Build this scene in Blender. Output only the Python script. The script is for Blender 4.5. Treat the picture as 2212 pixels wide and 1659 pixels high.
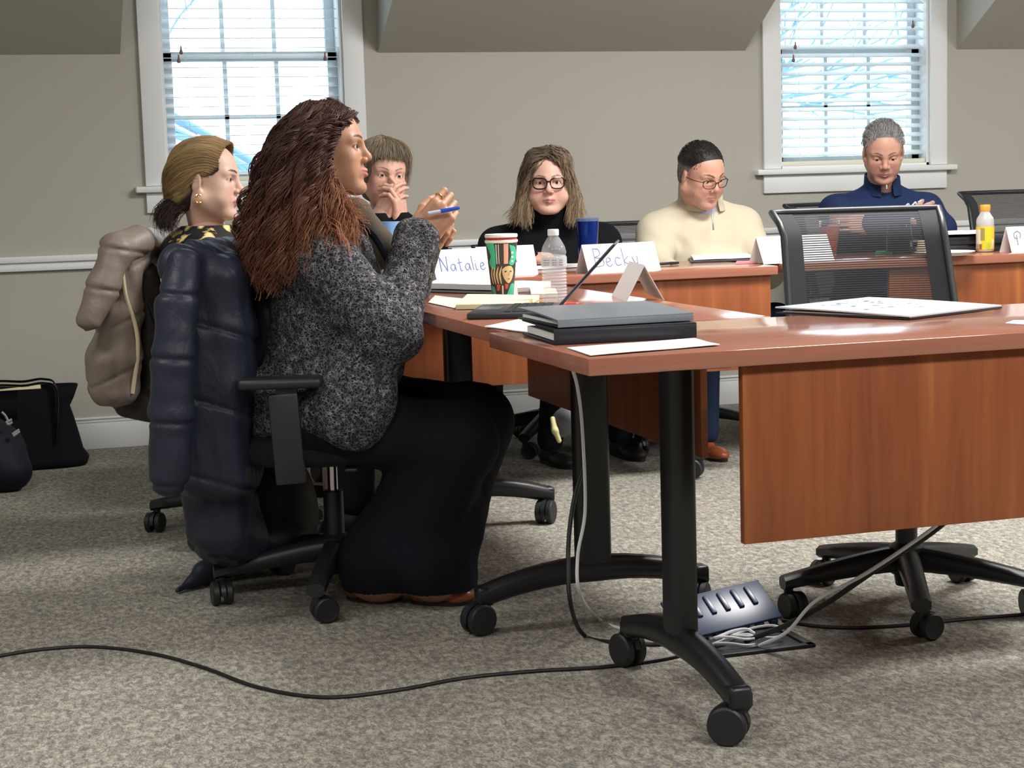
import bpy, bmesh, math, random
import numpy as np
from mathutils import Matrix, Vector
for _o in list(bpy.data.objects): bpy.data.objects.remove(_o)
SC = bpy.context.scene
COL = SC.collection
rnd = random.Random(7)
PI = math.pi

# ---------------------------------------------------------------- camera
CX, CY, FPX = 1106.0, 829.5, 3650.0
CAMH = 1.035
_yaw, _pit, _rol = math.radians(16.72), math.radians(6.62), math.radians(1.70)
_f = np.array([math.sin(_yaw)*math.cos(_pit), math.cos(_yaw)*math.cos(_pit), -math.sin(_pit)])
_r0 = np.array([math.cos(_yaw), -math.sin(_yaw), 0.0]); _d0 = np.cross(_f, _r0)
_r = math.cos(_rol)*_r0 + math.sin(_rol)*_d0
_d = -math.sin(_rol)*_r0 + math.cos(_rol)*_d0
CAMR = np.array([_r, _d, _f])
CAMP = np.array([0, 0, CAMH])
def ray(x, y): return CAMR.T @ np.array([(x-CX)/FPX, (y-CY)/FPX, 1.0])
def G(x, y, z=0.0):
    v = ray(x, y); return v*((z-CAMH)/v[2]) + CAMP       # point on the level z
def A(x, y, Y):
    v = ray(x, y); return v*(Y/v[1]) + CAMP              # point on the depth Y
cam = bpy.data.cameras.new('camera'); camo = bpy.data.objects.new('camera', cam); COL.objects.link(camo)
m = Matrix((( _r[0], -_d[0], -_f[0]), (_r[1], -_d[1], -_f[1]), (_r[2], -_d[2], -_f[2]))).to_4x4()
m.translation = Vector(CAMP); camo.matrix_world = m
cam.sensor_width = 36.0; cam.lens = 36.0*FPX/2212.0; cam.clip_start = 0.05; cam.clip_end = 200
SC.camera = camo

# ---------------------------------------------------------------- world, lights, exposure
SC.view_settings.view_transform = 'Standard'; SC.view_settings.look = 'None'
SC.view_settings.gamma = 1.0; SC.view_settings.use_curve_mapping = False
SC.view_settings.exposure = 0.0
w = bpy.data.worlds.new('sky'); SC.world = w; w.use_nodes = True
nt = w.node_tree; bg = nt.nodes['Background']; bg.inputs[0].default_value = (0.74, 0.89, 1.0, 1); bg.inputs[1].default_value = 5.0
def area(name, loc, size, power, color, rot=(0, 0, 0), sizey=None):
    l = bpy.data.lights.new(name, 'AREA'); l.energy = power; l.color = color; l.size = size
    if sizey: l.shape = 'RECTANGLE'; l.size_y = sizey
    o = bpy.data.objects.new(name, l); o.location = loc; o.rotation_euler = rot; COL.objects.link(o); return o
WARM = (1.0, 0.975, 0.945)
LIGHTS = [(-0.6, 0.6, 20), (2.0, 0.6, 32), (4.6, 0.6, 34), (2.7, 4.2, 54), (-0.9, 3.6, 12), (5.6, 3.6, 40)]
for i, (x, y, e) in enumerate(LIGHTS):
    area('ceiling_lamp', (x, y, 2.70), 1.2, e*2.4, WARM, sizey=0.6)

# ---------------------------------------------------------------- helpers
def tag(o, label=None, cat=None, group=None, kind=None):
    if label: o['label'] = label
    if cat: o['category'] = cat
    if group: o['group'] = group
    if kind: o['kind'] = kind
    return o
def empty(name, loc, label, cat, rz=0.0, group=None):
    o = bpy.data.objects.new(name, None); o.empty_display_size = 0.05
    o.location = loc; o.rotation_euler = (0, 0, rz); COL.objects.link(o)
    return tag(o, label, cat, group)
def rot(ax, a): return np.array(Matrix.Rotation(a, 3, ax))
def new_mesh(name, V, Fs, mat, parent=None, smooth=False, org=(0, 0, 0), col=None):
    me = bpy.data.meshes.new(name)
    V = np.asarray(V, float) - np.asarray(org, float)
    me.from_pydata(V.tolist(), [], [list(map(int, f)) for f in Fs]); me.update()
    if smooth: me.polygons.foreach_set('use_smooth', [True]*len(me.polygons))
    if col is not None:
        ca = me.color_attributes.new('Col', 'FLOAT_COLOR', 'POINT')
        c4 = np.ones((len(V), 4), np.float32); c4[:, :3] = col; ca.data.foreach_set('color', c4.ravel())
    o = bpy.data.objects.new(name, me); COL.objects.link(o)
    for mm in (mat if isinstance(mat, (list, tuple)) else [mat]): me.materials.append(mm)
    if parent is not None: o.parent = parent
    else: o.location = org
    return o
class MB:
    """gathers boxes, tubes, lathes and prisms into one mesh"""
    def __init__(s): s.bm = bmesh.new(); s.smooth = []
    def _xf(s, vs, M):
        for v in vs: v.co = M @ v.co
    def box(s, c, size, bev=0.0, R=None, seg=2, mi=0):
        r = bmesh.ops.create_cube(s.bm, size=1.0); vs = r['verts']
        for v in vs: v.co = Vector((v.co.x*size[0], v.co.y*size[1], v.co.z*size[2]))
        fs0 = set(f for v in vs for f in v.link_faces)
        if bev > 0:
            es = list(set(e for v in vs for e in v.link_edges))
            rr = bmesh.ops.bevel(s.bm, geom=es, offset=bev, segments=seg, affect='EDGES', profile=0.5)
            vs = list(set(rr['verts']) | set(v for v in vs if v.is_valid))
        M = Matrix.Translation(Vector(c))
        if R is not None: M = M @ Matrix(np.asarray(R).tolist()).to_4x4()
        s._xf(vs, M)
        if mi:
            for f in set(f for v in vs for f in v.link_faces): f.material_index = mi
        return vs
    def faces(s, V, Fs, smooth=True, mi=0):
        bv = [s.bm.verts.new(Vector(v)) for v in V]
        for f in Fs:
            try:
                ff = s.bm.faces.new([bv[i] for i in f]); ff.smooth = smooth; ff.material_index = mi
            except ValueError: pass
    def tube(s, pts, r, n=8, caps=True, flat=None, mi=0, sm=True):
        V, Fs = tube_geo(pts, r, n, caps, flat); s.faces(V, Fs, sm, mi)
    def lathe(s, prof, c=(0, 0, 0), n=24, R=None, mi=0, caps=True):
        V, Fs = lathe_geo(prof, n, caps)
        if R is not None: V = V @ np.asarray(R).T
        s.faces(V+np.asarray(c), Fs, True, mi)
    def prism(s, poly, z0, z1, bev=0.0):
        n = len(poly); V = [(x, y, z0) for x, y in poly]+[(x, y, z1) for x, y in poly]
        Fs = [list(range(n))[::-1], list(range(n, 2*n))]+[[i, (i+1) % n, n+(i+1) % n, n+i] for i in range(n)]
        s.faces(V, Fs, False)
    def build(s, name, mat, parent=None, org=(0, 0, 0), autos=40):
        bmesh.ops.recalc_face_normals(s.bm, faces=s.bm.faces[:])
        me = bpy.data.meshes.new(name)
        bmesh.ops.translate(s.bm, verts=s.bm.verts[:], vec=-Vector(org))
        s.bm.to_mesh(me); s.bm.free()
        if autos:
            me.polygons.foreach_set('use_smooth', [True]*len(me.polygons))
            try: me.set_sharp_from_angle(angle=math.radians(autos))
            except Exception: pass
        o = bpy.data.objects.new(name, me); COL.objects.link(o)
        for mm in (mat if isinstance(mat, (list, tuple)) else [mat]): me.materials.append(mm)
        if parent is not None: o.parent = parent
        else: o.location = org
        return o
def frames(P):
    P = np.asarray(P, float); n = len(P)
    T = np.gradient(P, axis=0); T /= np.linalg.norm(T, axis=1)[:, None]+1e-12
    up = np.array([0, 0, 1.0]) if abs(T[0][2]) < 0.9 else np.array([1.0, 0, 0])
    U = np.cross(up, T[0]); U /= np.linalg.norm(U); Us = [U]
    for i in range(1, n):
        U = U - T[i]*np.dot(U, T[i]); U /= np.linalg.norm(U)+1e-12; Us.append(U)
    Us = np.array(Us); return T, Us, np.cross(T, Us)
def tube_geo(P, r, n=8, caps=True, flat=None):
    P = np.asarray(P, float); k = len(P); r = np.broadcast_to(np.asarray(r, float), (k,))
    T, U, W = frames(P); a = np.arange(n)*2*PI/n
    fl = 1.0 if flat is None else flat
    V = (P[:, None]+r[:, None, None]*(np.cos(a)[None, :, None]*U[:, None]+fl*np.sin(a)[None, :, None]*W[:, None])).reshape(-1, 3)
    Fs = [[i*n+j, i*n+(j+1) % n, (i+1)*n+(j+1) % n, (i+1)*n+j] for i in range(k-1) for j in range(n)]
    if caps: Fs += [list(range(n))[::-1], list(range((k-1)*n, k*n))]
    return V, Fs
def lathe_geo(prof, n=24, caps=True):
    a = np.arange(n)*2*PI/n
    V = np.array([[r*math.cos(t), r*math.sin(t), z] for r, z in prof for t in a]); k = len(prof)
    Fs = [[i*n+j, i*n+(j+1) % n, (i+1)*n+(j+1) % n, (i+1)*n+j] for i in range(k-1) for j in range(n)]
    if caps: Fs += [list(range(n))[::-1], list(range((k-1)*n, k*n))]
    return V, Fs
def spline(pts, n=60):
    """Catmull-Rom through the points"""
    P = np.asarray(pts, float); P = np.vstack([2*P[0]-P[1], P, 2*P[-1]-P[-2]])
    out = []; segs = len(P)-3; ts = np.linspace(0, segs-1e-9, n)
    for t in ts:
        i = int(t); u = t-i; a, b, c, d = P[i:i+4]
        out.append(0.5*((2*b)+(-a+c)*u+(2*a-5*b+4*c-d)*u*u+(-a+3*b-3*c+d)*u**3))
    return np.array(out)
def copy_tree(o, parent=None):
    c = o.copy(); COL.objects.link(c); c.parent = parent
    for ch in list(o.children): copy_tree(ch, c)
    return c

# ---------------------------------------------------------------- materials
def S(r, g, b):
    f = lambda c: (c/255/12.92) if c/255 <= 0.04045 else ((c/255+0.055)/1.055)**2.4
    return (f(r), f(g), f(b), 1.0)
class NT:
    def __init__(s, name):
        s.m = bpy.data.materials.new(name); s.m.use_nodes = True; s.t = s.m.node_tree
        s.b = s.t.nodes['Principled BSDF']; s.out = s.t.nodes['Material Output']
    def n(s, typ, **kw):
        nd = s.t.nodes.new(typ)
        for k, v in kw.items():
            if k.startswith('_'): setattr(nd, k[1:], v)
            else: nd.inputs[k.replace('__', ' ')].default_value = v
        return nd
    def l(s, a, b): s.t.links.new(a, b)
    def coords(s, scale=(1, 1, 1), kind='Object', rotz=(0, 0, 0)):
        tc = s.n('ShaderNodeTexCoord'); mp = s.n('ShaderNodeMapping')
        mp.inputs['Scale'].default_value = scale; mp.inputs['Rotation'].default_value = rotz
        s.l(tc.outputs[kind], mp.inputs['Vector']); return mp.outputs['Vector']
    def noise(s, vec, scale=5, detail=3, rough=0.5, dist=0.0):
        nd = s.n('ShaderNodeTexNoise', Scale=scale, Detail=detail, Roughness=rough, Distortion=dist)
        if vec is not None: s.l(vec, nd.inputs['Vector'])
        return nd.outputs['Fac']
    def ramp(s, fac, stops, interp='LINEAR'):
        nd = s.n('ShaderNodeValToRGB'); cr = nd.color_ramp; cr.interpolation = interp
        while len(cr.elements) < len(stops): cr.elements.new(0.5)
        for e, (p, c) in zip(cr.elements, stops): e.position = p; e.color = c
        s.l(fac, nd.inputs['Fac']); return nd.outputs['Color']
    def bump(s, h, strength=0.3, dist=0.002):
        nd = s.n('ShaderNodeBump', Strength=strength, Distance=dist); s.l(h, nd.inputs['Height'])
        s.l(nd.outputs['Normal'], s.b.inputs['Normal'])
def pbr(name, col, rough=0.5, metal=0.0, spec=0.5, bump=None, var=None, **kw):
    t = NT(name); b = t.b
    b.inputs['Base Color'].default_value = col; b.inputs['Roughness'].default_value = rough
    b.inputs['Metallic'].default_value = metal; b.inputs['Specular IOR Level'].default_value = spec
    for k, v in kw.items(): b.inputs[k.replace('__', ' ')].default_value = v
    if var:                                     # (scale, amount): mottled colour of the stuff itself
        f = t.noise(t.coords(), var[0], 4, 0.6)
        t.l(t.ramp(f, [(0.3, tuple(c*(1-var[1]) for c in col[:3])+(1,)), (0.7, tuple(min(1, c*(1+var[1])) for c in col[:3])+(1,))]), b.inputs['Base Color'])
    if bump: t.bump(t.noise(t.coords(), bump[0], 3, 0.6), bump[1], bump[2])
    return t.m
def wood(name, axis, top=False):
    t = NT(name); sc = {'x': (0.7, 14, 14), 'y': (14, 0.7, 14), 'z': (9, 9, 0.55)}[axis]
    v = t.coords(sc)
    f = t.noise(v, 1.3, 5, 0.62, 0.9); g = t.noise(v, 6, 4, 0.6, 0.3)
    if top: st = [(0.30, S(148, 95, 77)), (0.5, S(159, 104, 85)), (0.72, S(168, 113, 93))]
    else: st = [(0.28, S(106, 56, 34)), (0.42, S(132, 72, 42)), (0.55, S(144, 82, 46)), (0.68, S(164, 102, 56)), (0.8, S(136, 76, 46))]
    mx = t.n('ShaderNodeMath', _operation='MULTIPLY_ADD'); mx.inputs[1].default_value = 0.75; t.l(f, mx.inputs[0])
    g2 = t.n('ShaderNodeMath', _operation='MULTIPLY'); g2.inputs[1].default_value = 0.25; t.l(g, g2.inputs[0]); t.l(g2.outputs[0], mx.inputs[2])
    t.l(t.ramp(mx.outputs[0], st), t.b.inputs['Base Color'])
    t.b.inputs['Roughness'].default_value = 0.13 if top else 0.38
    t.b.inputs['Specular IOR Level'].default_value = 0.55 if top else 0.35
    return t.m
M_WALL = pbr('wall_paint', S(180, 178, 168), 0.85, bump=(180, 0.12, 0.001))
M_CEIL = pbr('ceiling_paint', S(205, 202, 194), 0.9)
M_TRIM = pbr('white_trim_paint', S(234, 237, 238), 0.45)
M_BLACK = pbr('black_plastic', S(34, 36, 40), 0.42, bump=(600, 0.05, 0.001))
M_LEGB = pbr('black_powder_coat', S(26, 27, 30), 0.38)
M_WHEEL = pbr('caster_rubber', S(30, 31, 34), 0.5)
M_CHROME = pbr('chrome', S(190, 190, 195), 0.2, 1.0)
M_SEAT = pbr('black_seat_fabric', S(22, 25, 32), 0.9, bump=(900, 0.3, 0.002))
M_TOPX = wood('cherry_laminate_top_x', 'x', True); M_TOPY = wood('cherry_laminate_top_y', 'y', True)
M_PANEL = wood('cherry_panel', 'z')
M_PAPER = pbr('paper', S(240, 241, 243), 0.7)
M_PAPERW = pbr('cream_paper', S(238, 230, 205), 0.75)
M_CARD = pbr('white_card', S(244, 245, 247), 0.6, **{'Subsurface Weight': 0.0})
def carpet():
    t = NT('carpet_loop'); v = t.coords((1, 1, 1))
    a = t.noise(t.coords((1.5, 0.8, 1)), 46, 5, 0.72, 0.6); b = t.noise(v, 7, 3, 0.6); c = t.noise(t.coords((1.7, 0.8, 1)), 150, 2, 0.6)
    m1 = t.n('ShaderNodeMath', _operation='MULTIPLY_ADD'); m1.inputs[1].default_value = 0.62; t.l(a, m1.inputs[0])
    m2 = t.n('ShaderNodeMath', _operation='MULTIPLY_ADD'); m2.inputs[1].default_value = 0.30; t.l(c, m2.inputs[0])
    m3 = t.n('ShaderNodeMath', _operation='MULTIPLY'); m3.inputs[1].default_value = 0.08; t.l(b, m3.inputs[0])
    t.l(m3.outputs[0], m2.inputs[2]); t.l(m2.outputs[0], m1.inputs[2])
    t.l(t.ramp(m1.outputs[0], [(0.37, S(99, 98, 96)), (0.45, S(122, 120, 115)), (0.52, S(150, 147, 137)), (0.60, S(182, 177, 162))]), t.b.inputs['Base Color'])
    t.b.inputs['Roughness'].default_value = 1.0; t.b.inputs['Specular IOR Level'].default_value = 0.05
    t.bump(m1.outputs[0], 0.6, 0.006); return t.m
M_CARPET = carpet()

# ---------------------------------------------------------------- room
XL, XR, YF, YB = -2.6, 7.4, -4.0, 7.22
SL = math.radians(30.6); ZS = 1.628; ZC = 2.75
yc = YB - (ZC-ZS)/math.tan(SL)
def struct(mb, name, mat): o = mb.build(name, mat, autos=30); tag(o, kind='structure'); return o
mb = MB(); mb.box(((XL+XR)/2, (YF+YB+0.2)/2, -0.05), (XR-XL, YB-YF+0.2, 0.1)); struct(mb, 'floor', M_CARPET)
# back wall with two window holes
WIN = [(0.69, 1.457), (3.50, 4.283)]; WZ0, WZ1 = 1.086, 2.50
mb = MB(); T = 0.16
xs = [XL, WIN[0][0], WIN[0][1], WIN[1][0], WIN[1][1], XR]
for i in range(5):
    a, b = xs[i], xs[i+1]
    if i in (1, 3):
        mb.box(((a+b)/2, YB+T/2, WZ0/2), (b-a, T, WZ0)); mb.box(((a+b)/2, YB+T/2, (WZ1+2.9)/2), (b-a, T, 2.9-WZ1))
    else: mb.box(((a+b)/2, YB+T/2, 1.45), (b-a, T, 2.9))
struct(mb, 'wall_back', M_WALL)
for nm, x in (('wall_left', XL-0.05), ('wall_right', XR+0.05)):
    mb = MB(); mb.box((x, (YF+YB)/2, 1.45), (0.1, YB-YF+0.4, 2.9)); struct(mb, nm, M_WALL)
mb = MB(); mb.box(((XL+XR)/2, YF-0.05, 1.45), (XR-XL, 0.1, 2.9)); struct(mb, 'wall_front', M_WALL)
mb = MB(); mb.box(((XL+XR)/2, (YF+yc)/2, ZC+0.05), (XR-XL, yc-YF, 0.1)); struct(mb, 'ceiling', M_CEIL)
# sloped ceiling between the dormers, with the dormer cheeks
DOR = [(0.528, 1.611), (3.331, 4.433)]
sx = [(XL, DOR[0][0]), (DOR[0][1], DOR[1][0]), (DOR[1][1], XR)]
for i, (a, b) in enumerate(sx):
    mb = MB(); P = [(YB, ZS), (yc, ZC), (yc, ZC+0.15), (YB, ZC+0.15)]
    V = [(a, y, z) for y, z in P]+[(b, y, z) for y, z in P]
    mb.faces(V, [[3, 2, 1, 0], [4, 5, 6, 7], [0, 1, 5, 4], [1, 2, 6, 5], [2, 3, 7, 6], [3, 0, 4, 7]], False)
    o = struct(mb, 'trim_%d' % (10+i), M_WALL); o.name = 'ceiling_slope' if i == 0 else 'ceiling_slope.%03d' % i
for i, (a, b) in enumerate(DOR):
    mb = MB(); mb.box(((a+b)/2, (yc+YB)/2, ZC+0.02), (b-a+0.02, YB-yc+0.1, 0.1)); o = struct(mb, 'dormer_ceiling', M_CEIL)
# chair rail and baseboard
mb = MB()
for z, h, d in ((0.802, 0.026, 0.030), (0.782, 0.018, 0.016), (0.765, 0.022, 0.022)):
    mb.box(((XL+XR)/2, YB-d/2, z), (XR-XL, d, h), 0.004)
struct(mb, 'trim_1', M_TRIM)
mb = MB(); mb.box(((XL+XR)/2, YB-0.008, 0.055), (XR-XL, 0.016, 0.11), 0.003)
mb.box(((XL+XR)/2, YB-0.006, 0.118), (XR-XL, 0.012, 0.014), 0.004); mb.box(((XL+XR)/2, YB-0.009, 0.130), (XR-XL, 0.018, 0.010), 0.004)
struct(mb, 'baseboard_back', M_TRIM)

# windows
M_GLASS = pbr('window_glass', (1, 1, 1, 1), 0.0, **{'Transmission Weight': 1.0, 'IOR': 1.01})
M_VINYL = pbr('window_vinyl', S(214, 222, 228), 0.4)
def slat_mat():
    t = NT('blind_slat'); t.b.inputs['Base Color'].default_value = S(236, 240, 240); t.b.inputs['Roughness'].default_value = 0.5
    tr = t.n('ShaderNodeBsdfTranslucent'); tr.inputs['Color'].default_value = S(225, 238, 240)
    mx = t.n('ShaderNodeMixShader'); mx.inputs[0].default_value = 0.35
    t.l(t.b.outputs[0], mx.inputs[1]); t.l(tr.outputs[0], mx.inputs[2]); t.l(mx.outputs[0], t.out.inputs['Surface']); return t.m
M_SLAT = slat_mat()
M_TASSEL = pbr('tassel_wood', S(125, 95, 90), 0.5)
for i, (a, b) in enumerate(WIN):
    n = i+1
    root = empty('window_%d' % n, ((a+b)/2, YB, WZ0), None, None); tag(root, kind='structure'); og = ((a+b)/2, YB, WZ0)
    cas = 0.088
    mb = MB()
    for x0, x1 in ((a-cas, a), (b, b+cas)): mb.box(((x0+x1)/2, YB-0.011, (WZ0+WZ1)/2), (x1-x0, 0.022, WZ1-WZ0), 0.003)
    mb.box(((a+b)/2, YB-0.011, WZ1+0.045), (b-a+2*cas, 0.022, 0.09), 0.003)
    mb.box(((a+b)/2, YB-0.009, 1.017), (b-a+2*cas, 0.018, 0.086), 0.003)
    mb.build('casing', M_TRIM, root, og)
    mb = MB(); mb.box(((a+b)/2, YB+0.012, 1.072), (b-a+2*cas+0.085, 0.115, 0.026), 0.006); mb.build('sill', M_TRIM, root, og)
    # jamb liner
    mb = MB()
    for x in (a+0.006, b-0.006): mb.box((x, YB+T/2, (WZ0+WZ1)/2), (0.012, T, WZ1-WZ0))
    mb.box(((a+b)/2, YB+T/2, WZ1-0.006), (b-a, T, 0.012)); mb.box(((a+b)/2, YB+T/2, WZ0+0.006), (b-a, T, 0.012)); mb.build('jamb', M_TRIM, root, og)
    ZM = 1.62
    for j, (z0, z1, dy) in enumerate(((WZ0+0.012, ZM+0.02, 0.085), (ZM-0.02, WZ1-0.012, 0.120))):
        mb = MB(); x0, x1 = a+0.012, b-0.012; s = 0.042
        for x in (x0+s/2, x1-s/2): mb.box((x, YB+dy, (z0+z1)/2), (s, 0.032, z1-z0), 0.003)
        for z in (z0+s/2, z1-s/2+0.002): mb.box(((x0+x1)/2, YB+dy, z), (x1-x0, 0.032, s), 0.003)
        for k in (1, 2): mb.box((x0+s+(x1-x0-2*s)*k/3, YB+dy, (z0+z1)/2), (0.018, 0.02, z1-z0))
        mid = (z0+z1)/2+(0.0 if j == 0 else 0.0)
        mb.box(((x0+x1)/2, YB+dy, mid), (x1-x0, 0.02, 0.018)); sash = mb.build('sash', M_VINYL, root, og)
        mb = MB(); mb.box(((x0+x1)/2, YB+dy, (z0+z1)/2), (x1-x0-0.03, 0.004, z1-z0-0.03)); mb.build('pane', M_GLASS, sash, og)
    # blind hanging inside the frame
    lab = ('white horizontal blind with open thin slats on the left window', 'white horizontal blind with tilted slats on the right window')[i]
    bl = empty('window_blind', ((a+b)/2, YB+0.03, WZ1-0.03), lab, 'window blind'); bo = tuple(bl.location)
    mb = MB(); pitch = (0.0405, 0.0415)[i]; z = 1.128 if i == 0 else 1.150; ang = (0.06, 0.44)[i]
    while z < WZ1-0.06:
        mb.box(((a+b)/2, YB+0.035, z), (b-a-0.035, 0.044, 0.0028), 0.0, rot('X', ang+rnd.uniform(-.02, .02))); z += pitch
    mb.build('slats', M_SLAT, bl, bo)
    mb = MB(); mb.box(((a+b)/2, YB+0.032, WZ0+0.022), (b-a-0.03, 0.048, 0.020), 0.004); mb.build('bottom_rail', pbr('rail_cream', S(226, 224, 205), 0.5), bl, bo)
    mb = MB(); mb.box(((a+b)/2, YB+0.032, WZ1-0.035), (b-a-0.03, 0.05, 0.045), 0.004); mb.build('head_rail', M_SLAT, bl, bo)
    mb = MB()
    for fx in (0.14, 0.5, 0.86): 
        for dy in (-0.024, 0.024): mb.tube([((a+(b-a)*fx), YB+0.035+dy, WZ0+0.03), ((a+(b-a)*fx), YB+0.035+dy, WZ1-0.05)], 0.0009, 5)
    mb.build('ladder_cords', M_SLAT, bl, bo)
    cps = [((391, 108), (386, 127), (702, 122)), ((1718, 98), (1714, 126), (1972, 52))][i]
    for px, py in cps:
        p = A(px, py, YB-0.005); mb = MB()
        mb.tube([(p[0], p[1], p[2]+0.012), (p[0]+0.004, YB+0.005, WZ1-0.05)], 0.0009, 5); cd = mb.build('pull_cord', M_SLAT, bl, bo)
        mb = MB(); mb.lathe([(0.001, 0.018), (0.003, 0.014), (0.0035, 0.004), (0.0075, -0.008), (0.0078, -0.014), (0.004, -0.018), (0.0005, -0.0185)], p, 12); mb.build('tassel', M_TASSEL, cd, bo)

# snow-laden trees outside the windows
M_BARK = pbr('snowy_bark', S(104, 138, 165), 0.8); 
def tree(x, y, seed, label):
    r = random.Random(seed); mb = MB()
    def grow(p, d, ln, rad, dep):
        q = p+d*ln*0.5+np.array([r.uniform(-.08, .08)*ln, 0, 0]); e = p+d*ln
        mb.tube(spline([p, q, e], 6), np.linspace(rad, rad*0.7, 6), 6)
        if dep == 0: return
        for k in range(3 if dep > 2 else 2):
            a = r.uniform(0.35, 1.0)*r.choice((-1, 1)); nd = d+np.array([math.sin(a)*1.1, r.uniform(-.3, .3), r.uniform(-.35, .35)]); nd /= np.linalg.norm(nd)
            grow(p+(e-p)*r.uniform(0.5, 1.0), nd, ln*r.uniform(0.55, 0.85), rad*0.6, dep-1)
    grow(np.array([0, 0, 0.0]), np.array([0.05, 0, 1.0]), 2.6, 0.10, 6)
    o = mb.build('snowy_tree', M_BARK, autos=0); o.location = (x, y, -2.2); tag(o, label, 'tree'); return o
tree(3.0, 12.5, 3, 'bare snowy tree outside the left window, nearer its right edge')
tree(-3.0, 17.0, 11, 'bare snowy tree outside the left window, farther off and left')
mb = MB(); mb.box((5, 40, -2.3), (120, 65, 0.1)); o = struct(mb, 'ground', pbr('snow', S(240, 246, 252), 0.9))
# ---------------------------------------------------------------- tables
def caster_parts(parent, x, y, ang, zt, R=0.037, org=None):
    """twin wheel caster at local x, y; stem reaches up to zt"""
    cs = math.cos(ang); sn = math.sin(ang); ox, oy = x+0.018*cs, y+0.018*sn
    mb = MB(); mb.lathe([(0.011, R*1.2), (0.012, zt)], (x, y, 0), 12)
    Rz = rot('Z', ang)
    n = 14; a = np.linspace(-0.15, PI*0.95, n)
    prof = [(R*1.06*math.cos(t), R*1.06*math.sin(t)+R) for t in a]
    inner = [(R*0.55*math.cos(t), R*0.55*math.sin(t)+R) for t in a[::-1]]
    poly = prof+inner; V = []; m_ = len(poly)
    for yy in (-0.006, 0.006):
        for px, pz in poly: V.append(Rz @ np.array([px+0.018, yy, pz])+np.array([x, y, 0]))
    Fs = [list(range(m_)), list(range(m_, 2*m_))[::-1]]+[[i, (i+1) % m_, m_+(i+1) % m_, m_+i] for i in range(m_)]
    mb.faces(V, Fs, False)
    mb.tube([Rz@np.array([0.018, -0.024, R])+np.array([x, y, 0]), Rz@np.array([0.018, 0.024, R])+np.array([x, y, 0])], 0.006, 8)
    c = mb.build('caster', M_BLACK, parent)
    for s in (-1, 1):
        mb = MB(); Rl = Rz @ rot('X', PI/2)
        mb.lathe([(0.004, -0.0095), (R-0.004, -0.0095), (R, -0.006), (R, 0.006), (R-0.004, 0.0095), (R*0.8, 0.0085), (0.004, 0.0105)], Rz@np.array([0.018, s*0.0165, R])+np.array([x, y, 0]), 24, Rl)
        mb.build('wheel', M_WHEEL, c)
    return c
def make_table(name, label, L, W, loc, rz, topmat, px0, px1, legs=(0.30, -0.30), pz0=0.378, pside=-1, group='cherry training tables'):
    """table along local x; px0..px1 the modesty panel, at local y side pside"""
    t = empty(name, loc, label, 'table', rz, group)
    mb = MB(); mb.box((0, 0, 0.7215), (L, W, 0.031), 0.003); mb.build('tabletop', topmat, t)
    mb = MB(); mb.box(((px0+px1)/2, pside*(W/2-0.03), (pz0+0.706)/2), (px1-px0, 0.018, 0.706-pz0), 0.0015); mb.build('modesty_panel', M_PANEL, t)
    for lx in (-L/2+legs[0], L/2+legs[1]):
        mb = MB(); n = 20
        ring = [(0.027*abs(math.cos(a))**0.6*math.copysign(1, math.cos(a)), 0.043*abs(math.sin(a))**0.5*math.copysign(1, math.sin(a))) for a in np.arange(n)*2*PI/n]
        mb.faces([(lx+u, v, z) for z in (0.125, 0.70) for u, v in ring], [[i, (i+1) % n, n+(i+1) % n, n+i] for i in range(n)], True)
        mb.box((lx, 0, 0.698), (0.06, 0.40, 0.012), 0.002)
        leg = mb.build('leg', M_LEGB, t, autos=50)
        mb = MB(); ys = np.linspace(-0.285, 0.285, 15); V = []; m_ = 8
        for y in ys:
            u = abs(y)/0.285; zt = 0.160-0.050*u**2.0; hh = 0.060-0.012*u; wd = 0.026-0.004*u
            for a in np.arange(m_)*2*PI/m_+PI/8: 
                V.append((lx+wd*1.08*max(-1, min(1, math.cos(a)*1.3)), y, zt-hh/2+hh/2*max(-1, min(1, math.sin(a)*1.3))))
        k = len(ys); mb.faces(V, [[i*m_+j, i*m_+(j+1) % m_, (i+1)*m_+(j+1) % m_, (i+1)*m_+j] for i in range(k-1) for j in range(m_)]+[list(range(m_)), list(range((k-1)*m_, k*m_))], True)
        for s in (-1, 1): mb.box((lx, s*0.272, 0.090), (0.044, 0.040, 0.045), 0.008)
        mb.build('foot', M_LEGB, leg, autos=50)
        for s in (-1, 1): caster_parts(leg, lx, s*0.272, rnd.uniform(0, 2*PI) if name == 'x' else (PI*0.80 if s < 0 else PI*0.6), 0.08)
    return t
make_table('training_table', 'cherry training table at the front right, with the white binder on it', 1.83, 0.62, (0.965+0.915, 3.06, 0), 0, M_TOPX, -0.915+0.30, 0.915-0.30, legs=(0.29, -0.29))
make_table('training_table', 'cherry training table running away from the viewer, under the laptop', 1.83, 0.62, (1.309, 3.385+0.92, 0), PI/2, M_TOPX, -0.915+0.31, 0.78, pside=-1, legs=(0.34, -0.30))
make_table('training_table', 'cherry training table along the back, in front of the two women', 1.83, 0.62, (2.603-0.915, 5.39+0.31, 0), 0, M_TOPX, -0.90, 0.895, legs=(0.3, -0.3))
make_table('training_table', 'cherry training table along the back right, under the juice bottle', 1.83, 0.62, (2.68+0.915, 5.47+0.31, 0), 0, M_TOPX, -0.50, 0.895, legs=(0.2, -0.3))

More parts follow.
